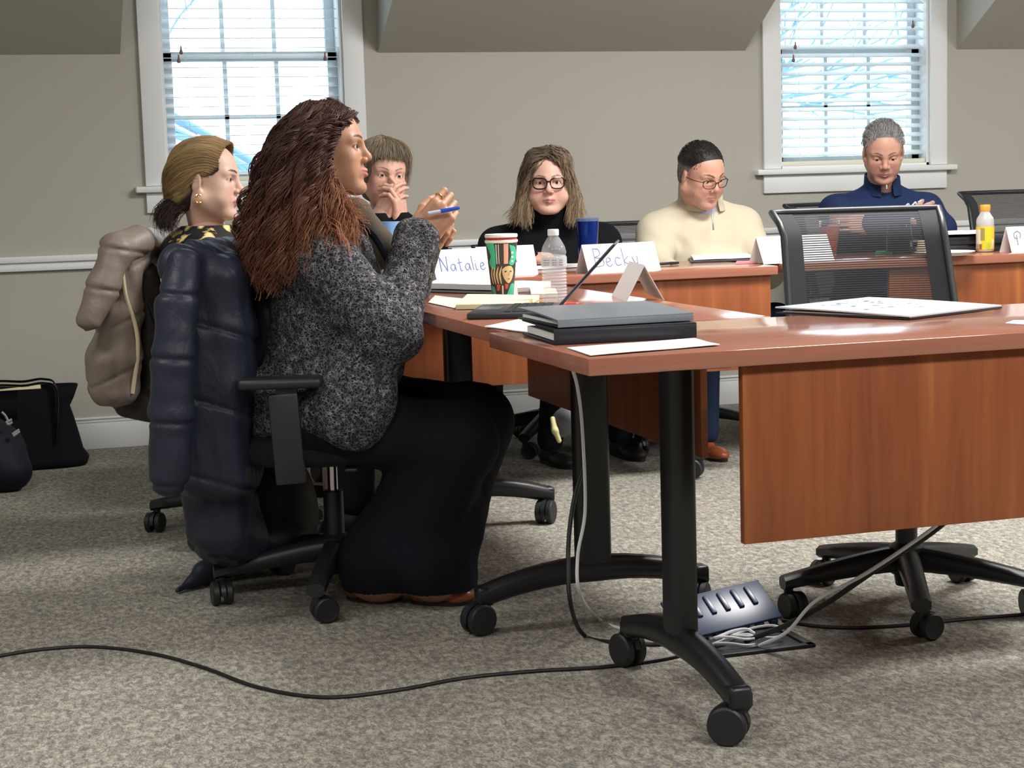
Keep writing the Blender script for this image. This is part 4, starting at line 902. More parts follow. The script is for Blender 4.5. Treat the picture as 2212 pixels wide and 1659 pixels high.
# ================================================================ woman in black glasses
def glasses(o, M, org, mat, w=0.030, h=0.021, square=0.5, y=0.094, r=0.0022, z=0.001):
    mb = MB()
    for s in (-1, 1):
        pts = []
        for a in np.linspace(0, 2*PI, 25):
            ca, sa = math.cos(a), math.sin(a); q = 1-square*0.35; pts.append(M[0]@V3(s*0.0325+w*0.88*abs(ca)**q*math.copysign(1, ca), y-0.012*abs(s*0.0325+w*ca)**2/0.0036, z+h*abs(sa)**q*math.copysign(1, sa)+(0.003 if ca*s > 0.4 and sa > 0 else 0))+M[1])
        mb.tube(pts, r, 6, caps=False)
        mb.tube([M[0]@V3(s*0.062, y-0.012, z+h*0.55)+M[1], M[0]@V3(s*0.078, 0.050, z+h*0.4)+M[1], M[0]@V3(s*0.080, -0.010, z+0.004)+M[1]], r*0.9, 6)
    mb.tube([M[0]@V3(-0.009, y, z+0.006)+M[1], M[0]@V3(0, y+0.002, z+0.008)+M[1], M[0]@V3(0.009, y, z+0.006)+M[1]], r, 6)
    return mb.build('glasses', mat, o, org)
def center():
    M = pose(A(1183, 395, 6.15), 164, -2, 0); nk = A(1185, 470, 6.22); hip = V3(2.05, 6.28, 0.47); f = V3(-0.15, -1, 0)
    wl = A(1135, 556, 5.98); arms = [(A(1072, 590, 6.08), wl), (A(1300, 585, 6.1), A(1240, 590, 6.0))]
    top = torso_top(nk, hip, 0.245, 0.14, f, arms, r=(0.075, 0.062, 0.045), belly=1.1)
    hp = dict(skin=(0.66, 0.40, 0.32), cheek=(0.66, 0.31, 0.25), lip=(0.50, 0.22, 0.20), blush=0.5, fat=0.010, jaw=1.12, browc=(0.10, 0.06, 0.04), neck=0.060, eye=0.0045)
    h1 = xfm(hand_prims(-1, [(0.6, 0.9, 0.5)]*4, thumb=(0.5, 0.4, 0.3)), (basis(V3(0.8, -0.5, -0.08), V3(-0.1, -0.3, 1)), wl))
    o, org = person('woman with wavy ash-blonde hair and black glasses in a black turtleneck, facing the viewer', hp, M, top, (h1,), 0.0028, 0.009, iris=S(60, 45, 36), hs=1.02, nk=nk)
    cloth('turtleneck', top+[c_(A(1184, 452, 6.18), nk-V3(0, 0.01, 0.03), 0.074, 0.092, k=0.02)], M_BLKKNIT, o, org, 0.006, 0.03, lambda P: wav(P, 16, 0.005)-0.004, clip=(V3(-9, -9, 0.40), V3(9, 9, A(1184, 444, 6.19)[2])))
    seated(o, org, hip, 188, M_TROUS, thigh=0.40, foot_fwd=-0.12)
    glasses(o, M, org, pbr('black_acetate', S(14, 13, 15), 0.2), 0.030, 0.0205, 0.6, r=0.0026, y=0.098)
    hc = [e_((0, -0.020, 0.040), (0.088, 0.100, 0.090)), e_((0, -0.05, -0.04), (0.085, 0.062, 0.085), k=0.03), e_((0, 0.085, -0.030), (0.069, 0.085, 0.108), k=0.010, op='s')]
    V, Q = surf(xfm(hc, M), 0.004, 0.03, lambda P: wav(P, 60, 0.002)); h = fast_mesh('hair', V, Q, M_HAIR, o, org, np.tile((0.10, 0.075, 0.052), (len(V), 1)))
    gs = []; px = [(1118, 1085, 1090, 470), (1126, 1108, 1100, 478), (1136, 1125, 1140, 488), (1143, 1138, 1160, 470)]
    W = lambda *q: M[0]@V3(*q)+M[1]
    for s in (-1, 1):
        # M maps head +x to the viewer's left
        G_ = [[W(s*0.003-0.010, 0.066, 0.108), W(s*0.046, 0.072, 0.078), W(s*0.074, 0.050, 0.01), W(s*0.086, 0.048, -0.07), W(s*0.078, 0.085, -0.160)], [W(s*0.006-0.012, 0.055, 0.112), W(s*0.058, 0.050, 0.085), W(s*0.082, 0.025, 0.0), W(s*0.092, 0.045, -0.09), W(s*0.082, 0.085, -0.175)],
              [W(s*0.006-0.012, 0.03, 0.124), W(s*0.065, 0.020, 0.100), W(s*0.094, 0.0, 0.0), W(s*0.110, 0.040, -0.09), W(s*0.130, 0.065, -0.165)],
              [W(s*0.006-0.012, -0.01, 0.132), W(s*0.065, -0.01, 0.105), W(s*0.096, -0.03, 0.0), W(s*0.118, 0.0, -0.09), W(s*(0.175 if s > 0 else 0.135), 0.02, -0.145)],
              [W(s*0.006-0.012, -0.05, 0.128), W(s*0.06, -0.07, 0.09), W(s*0.085, -0.07, -0.01), W(s*0.09, -0.05, -0.11), W(s*0.09, -0.04, -0.16)]]
        gs.append(G_)
    PP, CCc, RR = [], [], []
    for i, g in enumerate(gs):
        p, c, r_ = lock_set(g, 1100, 20+i, 0.006, 24, curl=0.009, turns=2.0, r=0.0010, clump=10, cfun=lambda u, p, rs: (np.array([0.15, 0.11, 0.075])*(1-u)+np.array([0.42, 0.31, 0.19])*u)*rs.uniform(0.45, 1.3)); PP += p; CCc += c; RR += r_
    V, Q, Cc = strand_mesh(PP, CCc, RR); fast_mesh('locks', V, Q, M_HAIR, h, org, Cc)
    mb = MB(); mb.lathe([(0.001, 0.005), (0.004, 0), (0.001, -0.006)], W(-0.078, 0.012, -0.052), 10); mb.build('earring', pbr('pearl', S(235, 225, 205), 0.2), o, org)
center()

# ================================================================ men
def short_hair(o, M, org, base, cf, n, seed, cuts, L=0.014, r=0.0015, size=(0.0765, 0.094, 0.0835), up=1.0, side=None):
    hc = [e_((0, -0.015, 0.040), size), e_((0, -0.050, -0.015), (0.066, 0.050, 0.055), k=0.02)]+cuts+[e_((s*0.080, -0.004, -0.018), (0.022, 0.024, 0.036), k=0.006, op='s') for s in (-1, 1)]
    V, Q = surf(xfm(hc, M), 0.0035, 0.03); Lc = (V-M[1])@M[0]; C = np.array([base(q) for q in Lc]); h = fast_mesh('hair', V, Q, M_HAIR, o, org, C)
    rs = np.random.RandomState(seed); nrm = Lc-np.array([0, -0.015, 0.03]); nrm /= np.linalg.norm(nrm, axis=1)[:, None]; P = []; Cc = []; Rr = []
    idx = rs.randint(0, len(V), n)
    for i in idx:
        q = Lc[i]; nn = nrm[i]; 
        if q[2] < -0.045 or q[1] > 0.056: continue
        fl = np.array([rs.normal()*0.25+0.15, (0.9 if q[2] > 0.06 else -0.2), (-0.1 if q[2] > 0.06 else -0.9)]); fl = fl-nn*(fl@nn); fl /= np.linalg.norm(fl)+1e-9
        l_ = L*rs.uniform(0.6, 1.3)*(1.0 if q[2] > 0.05 else 0.45)*(0.35 if q[1] > 0.045 else 1.0); d = fl*0.8+nn*0.45*up*(q[2] > 0.04)
        g = np.array([q, q+d*l_*0.5+nn*0.002, q+fl*l_+nn*0.002]); P.append((spline(g, 5)@M[0].T)+M[1]); Cc.append(np.tile(cf(q, rs), (5, 1))); Rr.append(r*np.linspace(1, 0.4, 5))
    V, Q, Cc = strand_mesh(P, Cc, Rr); fast_mesh('hair_tips', V, Q, M_HAIR, h, org, Cc); return h
def collar(parent, org, nk, f, r, h, mat, name='collar', tilt=0.03):
    V = []; n = 28
    for k, (rr, z) in enumerate(((r*1.12, -0.03), (r*1.02, 0.0), (r*0.98, h), (r*0.90, h), (r*0.92, -0.03))):
        for a in np.linspace(0.28, 2*PI-0.28, n):
            d = f*math.cos(a)+np.array([-f[1], f[0], 0])*math.sin(a); V.append(np.asarray(nk)+d*rr*(1+0.25*max(0, math.cos(a)))+np.array([0, 0, z-tilt*(math.cos(a)+1)*0.6]))
    Fs = [[k*n+i, k*n+i+1, (k+1)*n+i+1, (k+1)*n+i] for k in range(4) for i in range(n-1)]; return new_mesh(name, V, Fs, mat, parent, True, org)
def cream():
    M = pose(A(1515, 378, 6.15), 196, -20, 4); nk = A(1510, 438, 6.26); hip = V3(2.68, 6.30, 0.47); f = V3(0.02, -1, 0)
    arms = [(A(1420, 580, 6.12), A(1470, 600, 5.98)), (A(1655, 590, 6.12), A(1610, 600, 5.98))]
    top = torso_top(nk, hip, 0.235, 0.135, f, arms, r=(0.075, 0.064, 0.045), belly=1.08)
    hp = dict(skin=(0.62, 0.34, 0.25), cheek=(0.62, 0.25, 0.20), blush=0.5, stubble=0.35, browc=(0.03, 0.02, 0.015), browt=0.0045, frown=0.25, look=0.002, eye=0.0034, neck=0.060, jaw=1.10, fat=0.006, nose=1.15, lip=(0.45, 0.20, 0.17))
    hs_ = [xfm(hand_prims(s, [(0.4, 0.5, 0.3)]*4), (basis(V3(-s*0.5, -0.6, -0.3), V3(0, 0, 1)), a[1])) for s, a in zip((-1, 1), arms)]
    o, org = person('man with short dark hair and glasses in a cream quarter-zip sweater, looking down', hp, M, top, hs_, 0.0028, 0.009, look=(0, -14), hs=1.03, nk=nk)
    mc = pbr('cream_knit', S(198, 190, 168), 0.9, bump=(600, 0.2, 0.002), spec=0.15)
    def dj(P): return wav(P, 15, 0.005, o=2)+folds(P, A(1470, 520, 6.05), V3(0, 0, 1), V3(0.9, 0, 0.5), 70, 0.005, 0.12)+folds(P, A(1560, 540, 6.05), V3(0, 0, 1), V3(0.2, 0, 0.9), 60, 0.003, 0.13)-0.004
    sw = cloth('sweater', top+[e_(A(1548, 425, 6.12), (0.052, 0.075, 0.10), rot('Y', 0.0), k=0.008, op='s')], mc, o, org, 0.0055, 0.03, dj, clip=(V3(-9, -9, 0.40), V3(9, 9, nk[2]+0.045)))
    collar(sw, org, nk+V3(0, 0, 0.030), V3(0.12, -1, 0)/1.007, 0.082, 0.060, mc)
    sh = pbr('lavender_shirt', S(186, 188, 214), 0.7); V, Q = surf([e_(nk+V3(0.01, -0.035, -0.03), (0.062, 0.055, 0.075))], 0.005, 0.01); fast_mesh('shirt', V, Q, sh, o, org)
    collar(o, org, nk+V3(0, 0, 0.02), V3(0.12, -1, 0)/1.007, 0.066, 0.042, sh, 'shirt_collar')
    mb = MB(); mb.tube([A(1538, 455, 6.08), A(1540, 478, 6.055), A(1541, 497, 6.05)], 0.003, 6); mb.build('zipper', pbr('zip_metal', S(120, 118, 115), 0.35, 0.8), sw, org)
    seated(o, org, hip, 180, knit('jeans', S(34, 46, 70)), shoes=M_SHOE)
    glasses(o, M, org, pbr('dark_metal_frame', S(30, 28, 30), 0.3, 0.5), 0.030, 0.0165, 0.5, r=0.0016, y=0.102, z=-0.004)
    dk, gr = np.array([0.020, 0.017, 0.017]), np.array([0.20, 0.19, 0.185])
    def bs(q): w_ = min(1, max(0, (0.052-q[2])/0.02)); return dk*(1-w_)+gr*w_
    short_hair(o, M, org, bs, lambda q, rs: bs(q)*rs.uniform(0.7, 1.6), 3500, 31, [e_((0, 0.092, -0.028), (0.060, 0.062, 0.092), k=0.004, op='s'), e_((0.046, 0.088, 0.048), (0.020, 0.024, 0.026), k=0.004, op='s'), e_((-0.046, 0.088, 0.048), (0.020, 0.024, 0.026), k=0.004, op='s')], 0.011, 0.0010, size=(0.0795, 0.098, 0.089))
cream()
def navy():
    M = pose(A(1908, 328, 6.3), 156, -24, 0); nk = A(1904, 405, 6.4); hip = V3(3.58, 6.44, 0.47); f = V3(-0.25, -1, 0); f = f/np.linalg.norm(f)
    el1, el2 = A(1830, 500, 6.22), A(2035, 495, 6.26); w1, w2 = A(1985, 470, 6.10), A(1880, 485, 6.10)
    top = torso_top(nk, hip, 0.235, 0.13, f, [(el1, w1), (el2, w2)], r=(0.072, 0.058, 0.042))
    hp = dict(skin=(0.58, 0.32, 0.24), cheek=(0.58, 0.25, 0.2), blush=0.5, stubble=0.15, browc=(0.06, 0.045, 0.04), browt=0.004, look=0.003, eye=0.0028, neck=0.058, jaw=1.0, nose=1.1, lip=(0.42, 0.19, 0.16), lash=0.5)
    h1 = xfm(hand_prims(-1, [(0.3, 0.6, 0.4)]*4, thumb=(0.4, 0.3, 0.2)), (basis(A(2022, 452, 6.14)-w1, V3(-0.1, -1, 0.2)), w1))
    h2 = xfm(hand_prims(1, [(0.3, 0.6, 0.4)]*4), (basis(V3(-0.9, 0.1, 0.1), V3(0, -1, 0.2)), w2))
    o, org = person('grey-haired man in a navy quarter-zip pullover looking down with crossed arms', hp, M, top, (h1, h2), 0.0028, 0.009, look=(0, -20), hs=1.03, nk=nk)
    mn = pbr('navy_knit', S(34, 48, 84), 0.85, bump=(600, 0.2, 0.002), spec=0.15)
    def dj(P): return wav(P, 15, 0.005, o=4)+folds(P, A(1850, 450, 6.2), V3(0, 0, 1), V3(0.7, 0, 0.7), 75, 0.005, 0.10)+folds(P, A(1985, 450, 6.2), V3(0, 0, 1), V3(-0.7, 0, 0.7), 75, 0.005, 0.10)-0.004
    sw = cloth('pullover', top, mn, o, org, 0.0055, 0.03, dj, clip=(V3(-9, -9, 0.40), V3(9, 9, nk[2]+0.03)))
    collar(sw, org, nk+V3(0, 0, 0.028), f, 0.072, 0.042, mn)
    mb = MB(); mb.tube([A(1915, 398, 6.27), A(1916, 408, 6.262)], 0.003, 6); mb.build('zipper', pbr('zip_grey', S(150, 150, 155), 0.35, 0.6), sw, org)
    # small white chest logo: a wordmark-like swoosh of strokes
    mb = MB()
    for a, b in (((1954, 447), (1962, 440)), ((1962, 440), (1966, 448)), ((1968, 446), (1978, 436)), ((1978, 436), (1980, 446)), ((1983, 437), (1990, 433)), ((1983, 446), (1991, 441))):
        mb.tube([A(a[0], a[1], 6.155), A(b[0], b[1], 6.155)], 0.0035, 6)
    mb.build('chest_logo', pbr('white_thread', S(205, 212, 220), 0.7), sw, org)
    seated(o, org, hip, 176, knit('dark_trousers', S(30, 34, 46)))
    gr = np.array([0.30, 0.295, 0.29]); short_hair(o, M, org, lambda q: gr*0.6, lambda q, rs: gr*rs.uniform(0.45, 1.6), 4000, 33, [e_((0, 0.092, -0.014), (0.062, 0.055, 0.086), k=0.004, op='s'), e_((0, 0.05, -0.05), (0.09, 0.06, 0.05), k=0.004, op='s')], 0.024, 0.0011, (0.0785, 0.097, 0.088), 0.8)
navy()
# ---------------------------------------------------------------- coats over the chair backs
def quilt(P, per, amp, w, sl=V3(0, 0, 1), off=0.0):
    s = (P@sl+off)/per; t = s-np.floor(s)-0.5; return amp*np.exp(-((0.5-np.abs(t))*per/w)**2)
def puff_mat(name, col, rough=0.45):
    t = NT(name); t.b.inputs['Base Color'].default_value = col; t.b.inputs['Roughness'].default_value = rough; t.b.inputs['Specular IOR Level'].default_value = 0.35
    t.bump(t.noise(t.coords((1, 1, 0.5)), 22, 4, 0.6, 1.2), 0.25, 0.015); return t.m
R14 = rot('Z', math.radians(-14)); TBL = 0.737
def navy_coat():
    P = [c_(A(390, 572, 4.10), A(545, 560, 4.46), 0.052, 0.050), b_(A(478, 640, 4.28), (0.085, 0.205, 0.11), 0.06, R14, k=0.04), b_(A(480, 790, 4.27), (0.088, 0.20, 0.13), 0.06, R14, k=0.04),
         b_(A(478, 950, 4.27), (0.085, 0.19, 0.13), 0.06, R14, k=0.04), b_(A(482, 1090, 4.30), (0.080, 0.15, 0.11), 0.06, R14, k=0.05), e_(A(500, 1170, 4.34), (0.095, 0.12, 0.055), k=0.05)]
    og = (0.50, 4.3, 0); M_N = puff_mat('navy_puffer_nylon', S(38, 43, 58))
    dq = lambda P_: quilt(P_, 0.190, 0.007, 0.007, V3(0.35, 0.1, 1), 0.03)+wav(P_, 20, 0.004)+wav(P_*np.array([1, 1, 0.4]), 75, 0.0022, 6, 4)-0.004
    o = cloth('puffer_coat', P, M_N, None, og, 0.006, 0.03, dq, clip=(V3(-9, -9, 0.02), V3(9, 9, 9)))
    tag(o, 'long navy puffer coat draped over the back of the speaking woman\'s chair', 'coat')
    S1 = [A(398, 575, 4.06), A(382, 660, 4.02), A(374, 780, 4.0), A(370, 900, 4.0), A(364, 1030, 4.0)]
    sl = chain(S1, [0.040, 0.045, 0.046, 0.048, 0.045])
    cloth('sleeve', sl, M_N, o, og, 0.005, 0.02, lambda P_: quilt(P_, 0.150, 0.007, 0.007, V3(0.1, 0, 1), 0.05)+wav(P_, 40, 0.002)-0.003)
    c2 = [c_(A(560, 575, 4.30), A(580, 690, 4.28), 0.05, 0.05), c_(A(580, 690, 4.28), A(560, 780, 4.28), 0.05, 0.045)]
    cloth('hood', c2, M_N, o, og, 0.006, 0.02, lambda P_: wav(P_, 25, 0.004))
    ln = [e_(A(590, 1085, 4.52), (0.12, 0.10, 0.15)), e_(A(560, 1160, 4.48), (0.14, 0.10, 0.06), k=0.04)]
    cloth('lining', ln, pbr('black_lining', S(12, 13, 20), 0.6), o, og, 0.008, 0.03, lambda P_: wav(P_, 18, 0.005), clip=(V3(-9, -9, 0.02), V3(9, 9, 9)))
    tl = [c_(G(385, 1283)+V3(0, 0, 0.010), G(450, 1262)+V3(0, 0, 0.035), 0.006, 0.030), c_(G(450, 1262)+V3(0, 0, 0.035), G(560, 1235)+V3(0.0, 0, 0.05), 0.030, 0.04), c_(G(560, 1235)+V3(0.0, 0, 0.05), A(520, 1170, 4.34), 0.04, 0.05)]
    cloth('hem', tl, M_N, o, og, 0.005, 0.02, lambda P_: wav(P_, 45, 0.003)-0.001, clip=(V3(-9, -9, 0.003), V3(9, 9, 9)))
navy_coat()
def tan_coat():
    og = (0.30, 5.15, 0); M_T = puff_mat('taupe_puffer_nylon', S(128, 116, 108)); M_D = puff_mat('brown_lining', S(62, 54, 50))
    P = [c_(A(278, 540, 5.02), A(340, 532, 5.42), 0.060, 0.055), b_(A(268, 620, 5.05), (0.045, 0.12, 0.10), 0.04, k=0.04), b_(A(252, 720, 5.03), (0.058, 0.12, 0.10), 0.045, k=0.04), b_(A(243, 808, 5.02), (0.066, 0.12, 0.085), 0.045, k=0.04)]
    dq = lambda P_: quilt(P_, 0.140, 0.006, 0.006, V3(-0.45, 0, 1), 0.02)+wav(P_, 24, 0.003)+wav(P_*np.array([1, 1, 0.5]), 80, 0.0018, 6, 4)-0.004
    o = cloth('puffer_coat', P, M_T, None, og, 0.006, 0.03, dq); tag(o, 'taupe puffer coat hanging over the blonde woman\'s chair near the chair rail', 'coat')
    S1 = [A(300, 520, 4.98), A(252, 540, 4.93), A(222, 620, 4.90), A(193, 690, 4.88)]
    cloth('sleeve', chain(S1, [0.045, 0.045, 0.042, 0.034]), M_T, o, og, 0.005, 0.02, lambda P_: quilt(P_, 0.12, 0.006, 0.006, V3(0.2, 0, 1), 0.0)+wav(P_, 40, 0.002)-0.002)
    ins = [b_(A(318, 700, 5.14), (0.045, 0.12, 0.19), 0.04, rot('Y', -0.05)), b_(A(300, 868, 5.12), (0.075, 0.12, 0.045), 0.03, rot('Y', 0.28), k=0.04)]
    cloth('lining', ins, M_D, o, og, 0.007, 0.03, lambda P_: wav(P_, 20, 0.003))
    mb = MB(); mb.tube(spline([A(263, 575, 4.92), A(272, 640, 4.915), A(292, 700, 4.91), A(298, 760, 4.905), A(286, 850, 4.905)], 20), 0.006, 8); mb.build('zipper_edge', pbr('pale_zip_edge', S(205, 190, 160), 0.6), o, og)
tan_coat()

# ---------------------------------------------------------------- bags on the floor
def tote():
    og = G(100, 1008); y0, y1 = 6.74, 6.98
    def ring(xa, xb, z, dy=0.0, n=40, fl=0.5):
        out = []
        for a in np.arange(n)*2*PI/n: out.append(((xa+xb)/2+(xb-xa)/2*abs(math.cos(a))**fl*math.copysign(1, math.cos(a)), (y0+y1)/2+dy+(y1-y0)/2*abs(math.sin(a))**fl*math.copysign(1, math.sin(a))*(1-z*0.9), z))
        return out
    prof = [(-0.16, 0.285, 0.005), (-0.17, 0.295, 0.03), (-0.16, 0.275, 0.06), (-0.16, 0.262, 0.12), (-0.165, 0.245, 0.19), (-0.17, 0.232, 0.235), (-0.18, 0.250, 0.27), (-0.19, 0.268, 0.315), (-0.185, 0.262, 0.315), (-0.17, 0.23, 0.27), (-0.16, 0.22, 0.20)]
    V = []; n = 40
    for a, b, z in prof: V += ring(a, b, z)
    k = len(prof); Fs = [[i*n+j, i*n+(j+1) % n, (i+1)*n+(j+1) % n, (i+1)*n+j] for i in range(k-1) for j in range(n)]+[list(range(n))[::-1], list(range((k-1)*n, k*n))]
    mt = knit('black_canvas', S(18, 20, 26), 500, 0.4); o = new_mesh('tote_bag', V, Fs, mt, None, True, og); tag(o, 'large black tote bag against the wall with a cream folder inside', 'bag')
    mb = MB(); 
    for yy in (y0+0.02, y1-0.06): mb.tube(spline([(0.17, yy-0.012, 0.10), (0.185, yy-0.010, 0.30), (0.14, yy+0.01, 0.335), (0.06, yy+0.01, 0.33), (-0.05, yy+0.01, 0.335), (-0.10, yy-0.004, 0.29), (-0.10, yy-0.012, 0.10)], 40), 0.014, 8, flat=0.25)
    mb.build('strap', pbr('black_leather', S(24, 26, 32), 0.35), o, og)
    mb = MB(); mb.box((0.03, (y0+y1)/2, 0.24), (0.20, 0.012, 0.15), 0.002, rot('Y', -0.06)); f = mb.build('document_folder', pbr('cream_folder', S(232, 226, 180), 0.6), None, (0.03, (y0+y1)/2, 0.2)); tag(f, 'cream folder standing inside the black tote bag', 'folder')
tote()
def pack():
    og = V3(-0.08, 6.33, 0)
    P = [e_((-0.10, 6.36, 0.13), (0.15, 0.13, 0.13)), e_((-0.16, 6.38, 0.22), (0.09, 0.11, 0.10), k=0.08), e_((-0.03, 6.30, 0.07), (0.10, 0.08, 0.07), k=0.05)]
    o = cloth('backpack', P, knit('dark_nylon', S(24, 28, 38), 400, 0.3, 0.6), None, og, 0.007, 0.03, lambda P_: wav(P_, 14, 0.005)+np.maximum(0, 0.02-P_[:, 2])*0.0, clip=(V3(-9, -9, 0.004), V3(9, 9, 9)))
    tag(o, 'dark nylon backpack with grey lettering leaning by the tote bag at the left edge', 'backpack')
    mb = MB(); 
    for (x0, y0_), (x1, y1_) in (((4, 892), (12, 900)), ((12, 900), (17, 910)), ((13, 915), (26, 908)), ((15, 917), (19, 919)), ((19, 919), (27, 914)), ((27, 940), (42, 930)), ((29, 944), (43, 934))):
        a = A(x0, y0_, 6.22); b = A(x1, y1_, 6.22); a[1] += 0.03; b[1] += 0.03; mb.tube([a, b], 0.0045, 6)
    mb.build('lettering', pbr('grey_print', S(150, 152, 160), 0.6), o, og)
pack()
mb = MB(); mb.box(A(752, 1092, 4.75), (0.05, 0.09, 0.115), 0.01); c_t = A(752, 1092, 4.75); 
o = None
def paper_bag():
    b = G(750, 1150); og = (b[0], b[1], 0); mb = MB(); mb.box((b[0], b[1]+0.06, 0.10), (0.10, 0.12, 0.20), 0.012); o = mb.build('handbag', pbr('tan_leather', S(150, 120, 104), 0.5), None, og)
    tag(o, 'tan leather handbag on the carpet beyond the speaking woman\'s chair', 'bag')
    mb = MB(); mb.tube(spline([(b[0]-0.035, b[1]+0.06, 0.19), (b[0]-0.025, b[1]+0.06, 0.27), (b[0]+0.025, b[1]+0.06, 0.27), (b[0]+0.035, b[1]+0.06, 0.19)], 16), 0.006, 8); mb.build('handle', M_SHOE, o, og)
mb.bm.free(); paper_bag()

# ---------------------------------------------------------------- things on the tables
def flat_dir(p, q): d = np.asarray(q)-np.asarray(p); d[2] = 0; return d/np.linalg.norm(d)
M_INK = pbr('blue_marker_ink', S(118, 128, 180), 0.7); M_INKG = pbr('grey_marker_ink', S(110, 112, 120), 0.7)
GLY = {'N': [[(0, 0), (0.02, 1)], [(0.02, 1), (0.42, 0)], [(0.42, 0), (0.5, 1.0)]], 'a': [[(0.32, 0.42), (0.15, 0.45), (0.02, 0.25), (0.1, 0.03), (0.25, 0.1), (0.34, 0.42)], [(0.34, 0.42), (0.36, 0.0)]],
       't': [[(0.16, 0.85), (0.15, 0.05), (0.28, 0.02)], [(0.0, 0.52), (0.32, 0.56)]], 'l': [[(0.04, 0.95), (0.04, 0.0)]], 'i': [[(0.04, 0.42), (0.04, 0.0), (0.16, 0.05)], [(0.05, 0.6), (0.05, 0.63)]],
       'e': [[(0.02, 0.22), (0.28, 0.3), (0.22, 0.47), (0.06, 0.38), (0.04, 0.1), (0.2, 0.0), (0.36, 0.12)]], 'B': [[(0.05, 1.0), (0.02, 0.0)], [(0.05, 0.98), (0.35, 0.95), (0.38, 0.65), (0.06, 0.52), (0.45, 0.42), (0.48, 0.1), (0.02, 0.0)]],
       'c': [[(0.34, 0.40), (0.15, 0.46), (0.03, 0.25), (0.12, 0.03), (0.36, 0.08)]], 'k': [[(0.03, 0.95), (0.03, 0.0)], [(0.32, 0.5), (0.05, 0.22), (0.36, 0.0)]], 'y': [[(0.02, 0.45), (0.14, 0.12), (0.3, 0.14)], [(0.34, 0.48), (0.26, -0.1), (0.2, -0.4)]],
       'P': [[(0.2, 0.75), (0.15, 0.0)], [(0.0, 0.55), (0.02, 0.85), (0.3, 1.02), (0.52, 0.82), (0.40, 0.5)], [(0.0, 0.55), (0.15, 0.48), (0.2, 0.5)]], 'n': [[(0.0, 0.42), (0.02, 0.0)], [(0.02, 0.3), (0.18, 0.45), (0.26, 0.3), (0.28, 0.0)]]}
def tent_card(label, pL, pR, h, dep, text=None, ink=None, sc=0.045, tx=0.1, tz=0.3, group='folded white name cards', bow=0.0):
    """pL, pR: the foot of its front face; ridge h up, back foot dep behind"""
    pL, pR = V3(*pL), V3(*pR); d = flat_dir(pL, pR); n = V3(-d[1], d[0], 0); u = V3(0, 0, 1); t = 0.0012
    rl, rr = pL+n*dep/2+u*h, pR+n*dep/2+u*h; bl, br = pL+n*dep, pR+n*dep
    fn = np.cross(d, (rl-pL)/np.linalg.norm(rl-pL)); bn = np.cross((rl-bl)/np.linalg.norm(rl-bl), d)
    V = [pL, pR, rr, rl, bl, br]+[pL-fn*0-n*(-t*2), pR+n*t*2, rr-u*t*3, rl-u*t*3, bl-n*t*2, br-n*t*2]
    Fs = [[0, 1, 2, 3], [3, 2, 5, 4], [7, 6, 9, 8], [8, 9, 10, 11], [0, 3, 9, 6], [3, 4, 10, 9], [2, 1, 7, 8], [5, 2, 8, 11], [1, 0, 6, 7], [4, 5, 11, 10]]
    o = new_mesh('name_card', V, Fs, M_CARD, None, False, tuple(pL)); tag(o, label, 'name card', group)
    if text:
        up = (rl-pL); W = np.linalg.norm(pR-pL); mb = MB(); x = tx*W
        for ch in text:
            for st in GLY[ch]:
                pts = [pL+d*(x+a*sc)+up*(tz+b*sc/np.linalg.norm(up))+fn*0.0006 for a, b in st]; mb.tube(spline(pts, 4*len(pts)) if len(pts) > 2 else pts, 0.0019, 5)
            x += sc*(max(a for st in GLY[ch] for a, b in st)+0.16)
        mb.build('handwriting', ink or M_INK, o, tuple(pL))
    return o
tent_card('folded white name card reading Natalie, left of the patterned tumbler', G(945, 612, TBL), G(1068, 605, TBL), 0.105, 0.10, 'Natalie', sc=0.052, tx=0.12, tz=0.34)
q = G(1163, 592, TBL); tent_card('folded white name card half hidden behind the patterned tumbler', q-V3(0.21, 0.008, 0), q, 0.10, 0.09, 'n', sc=0.03, tx=0.62, tz=0.42)
tent_card('folded white name card reading Becky on the back table', G(1272, 592, TBL), G(1428, 583, TBL), 0.098, 0.09, 'Becky', sc=0.068, tx=0.12, tz=0.22)
tent_card('blank folded white name card seen through the empty mesh chair', G(1650, 571, TBL), G(1803, 562, TBL), 0.096, 0.09)
q = G(2186, 546, TBL); tent_card('folded white name card with a grey letter P at the right edge', q, q+V3(0.25, -0.012, 0), 0.096, 0.09, 'P', M_INKG, sc=0.055, tx=0.10, tz=0.28)
tent_card('blank folded white name card standing behind the open laptop', G(1352, 651, TBL)+V3(0.05, 0.24, 0), G(1352, 651, TBL), 0.092, 0.10)
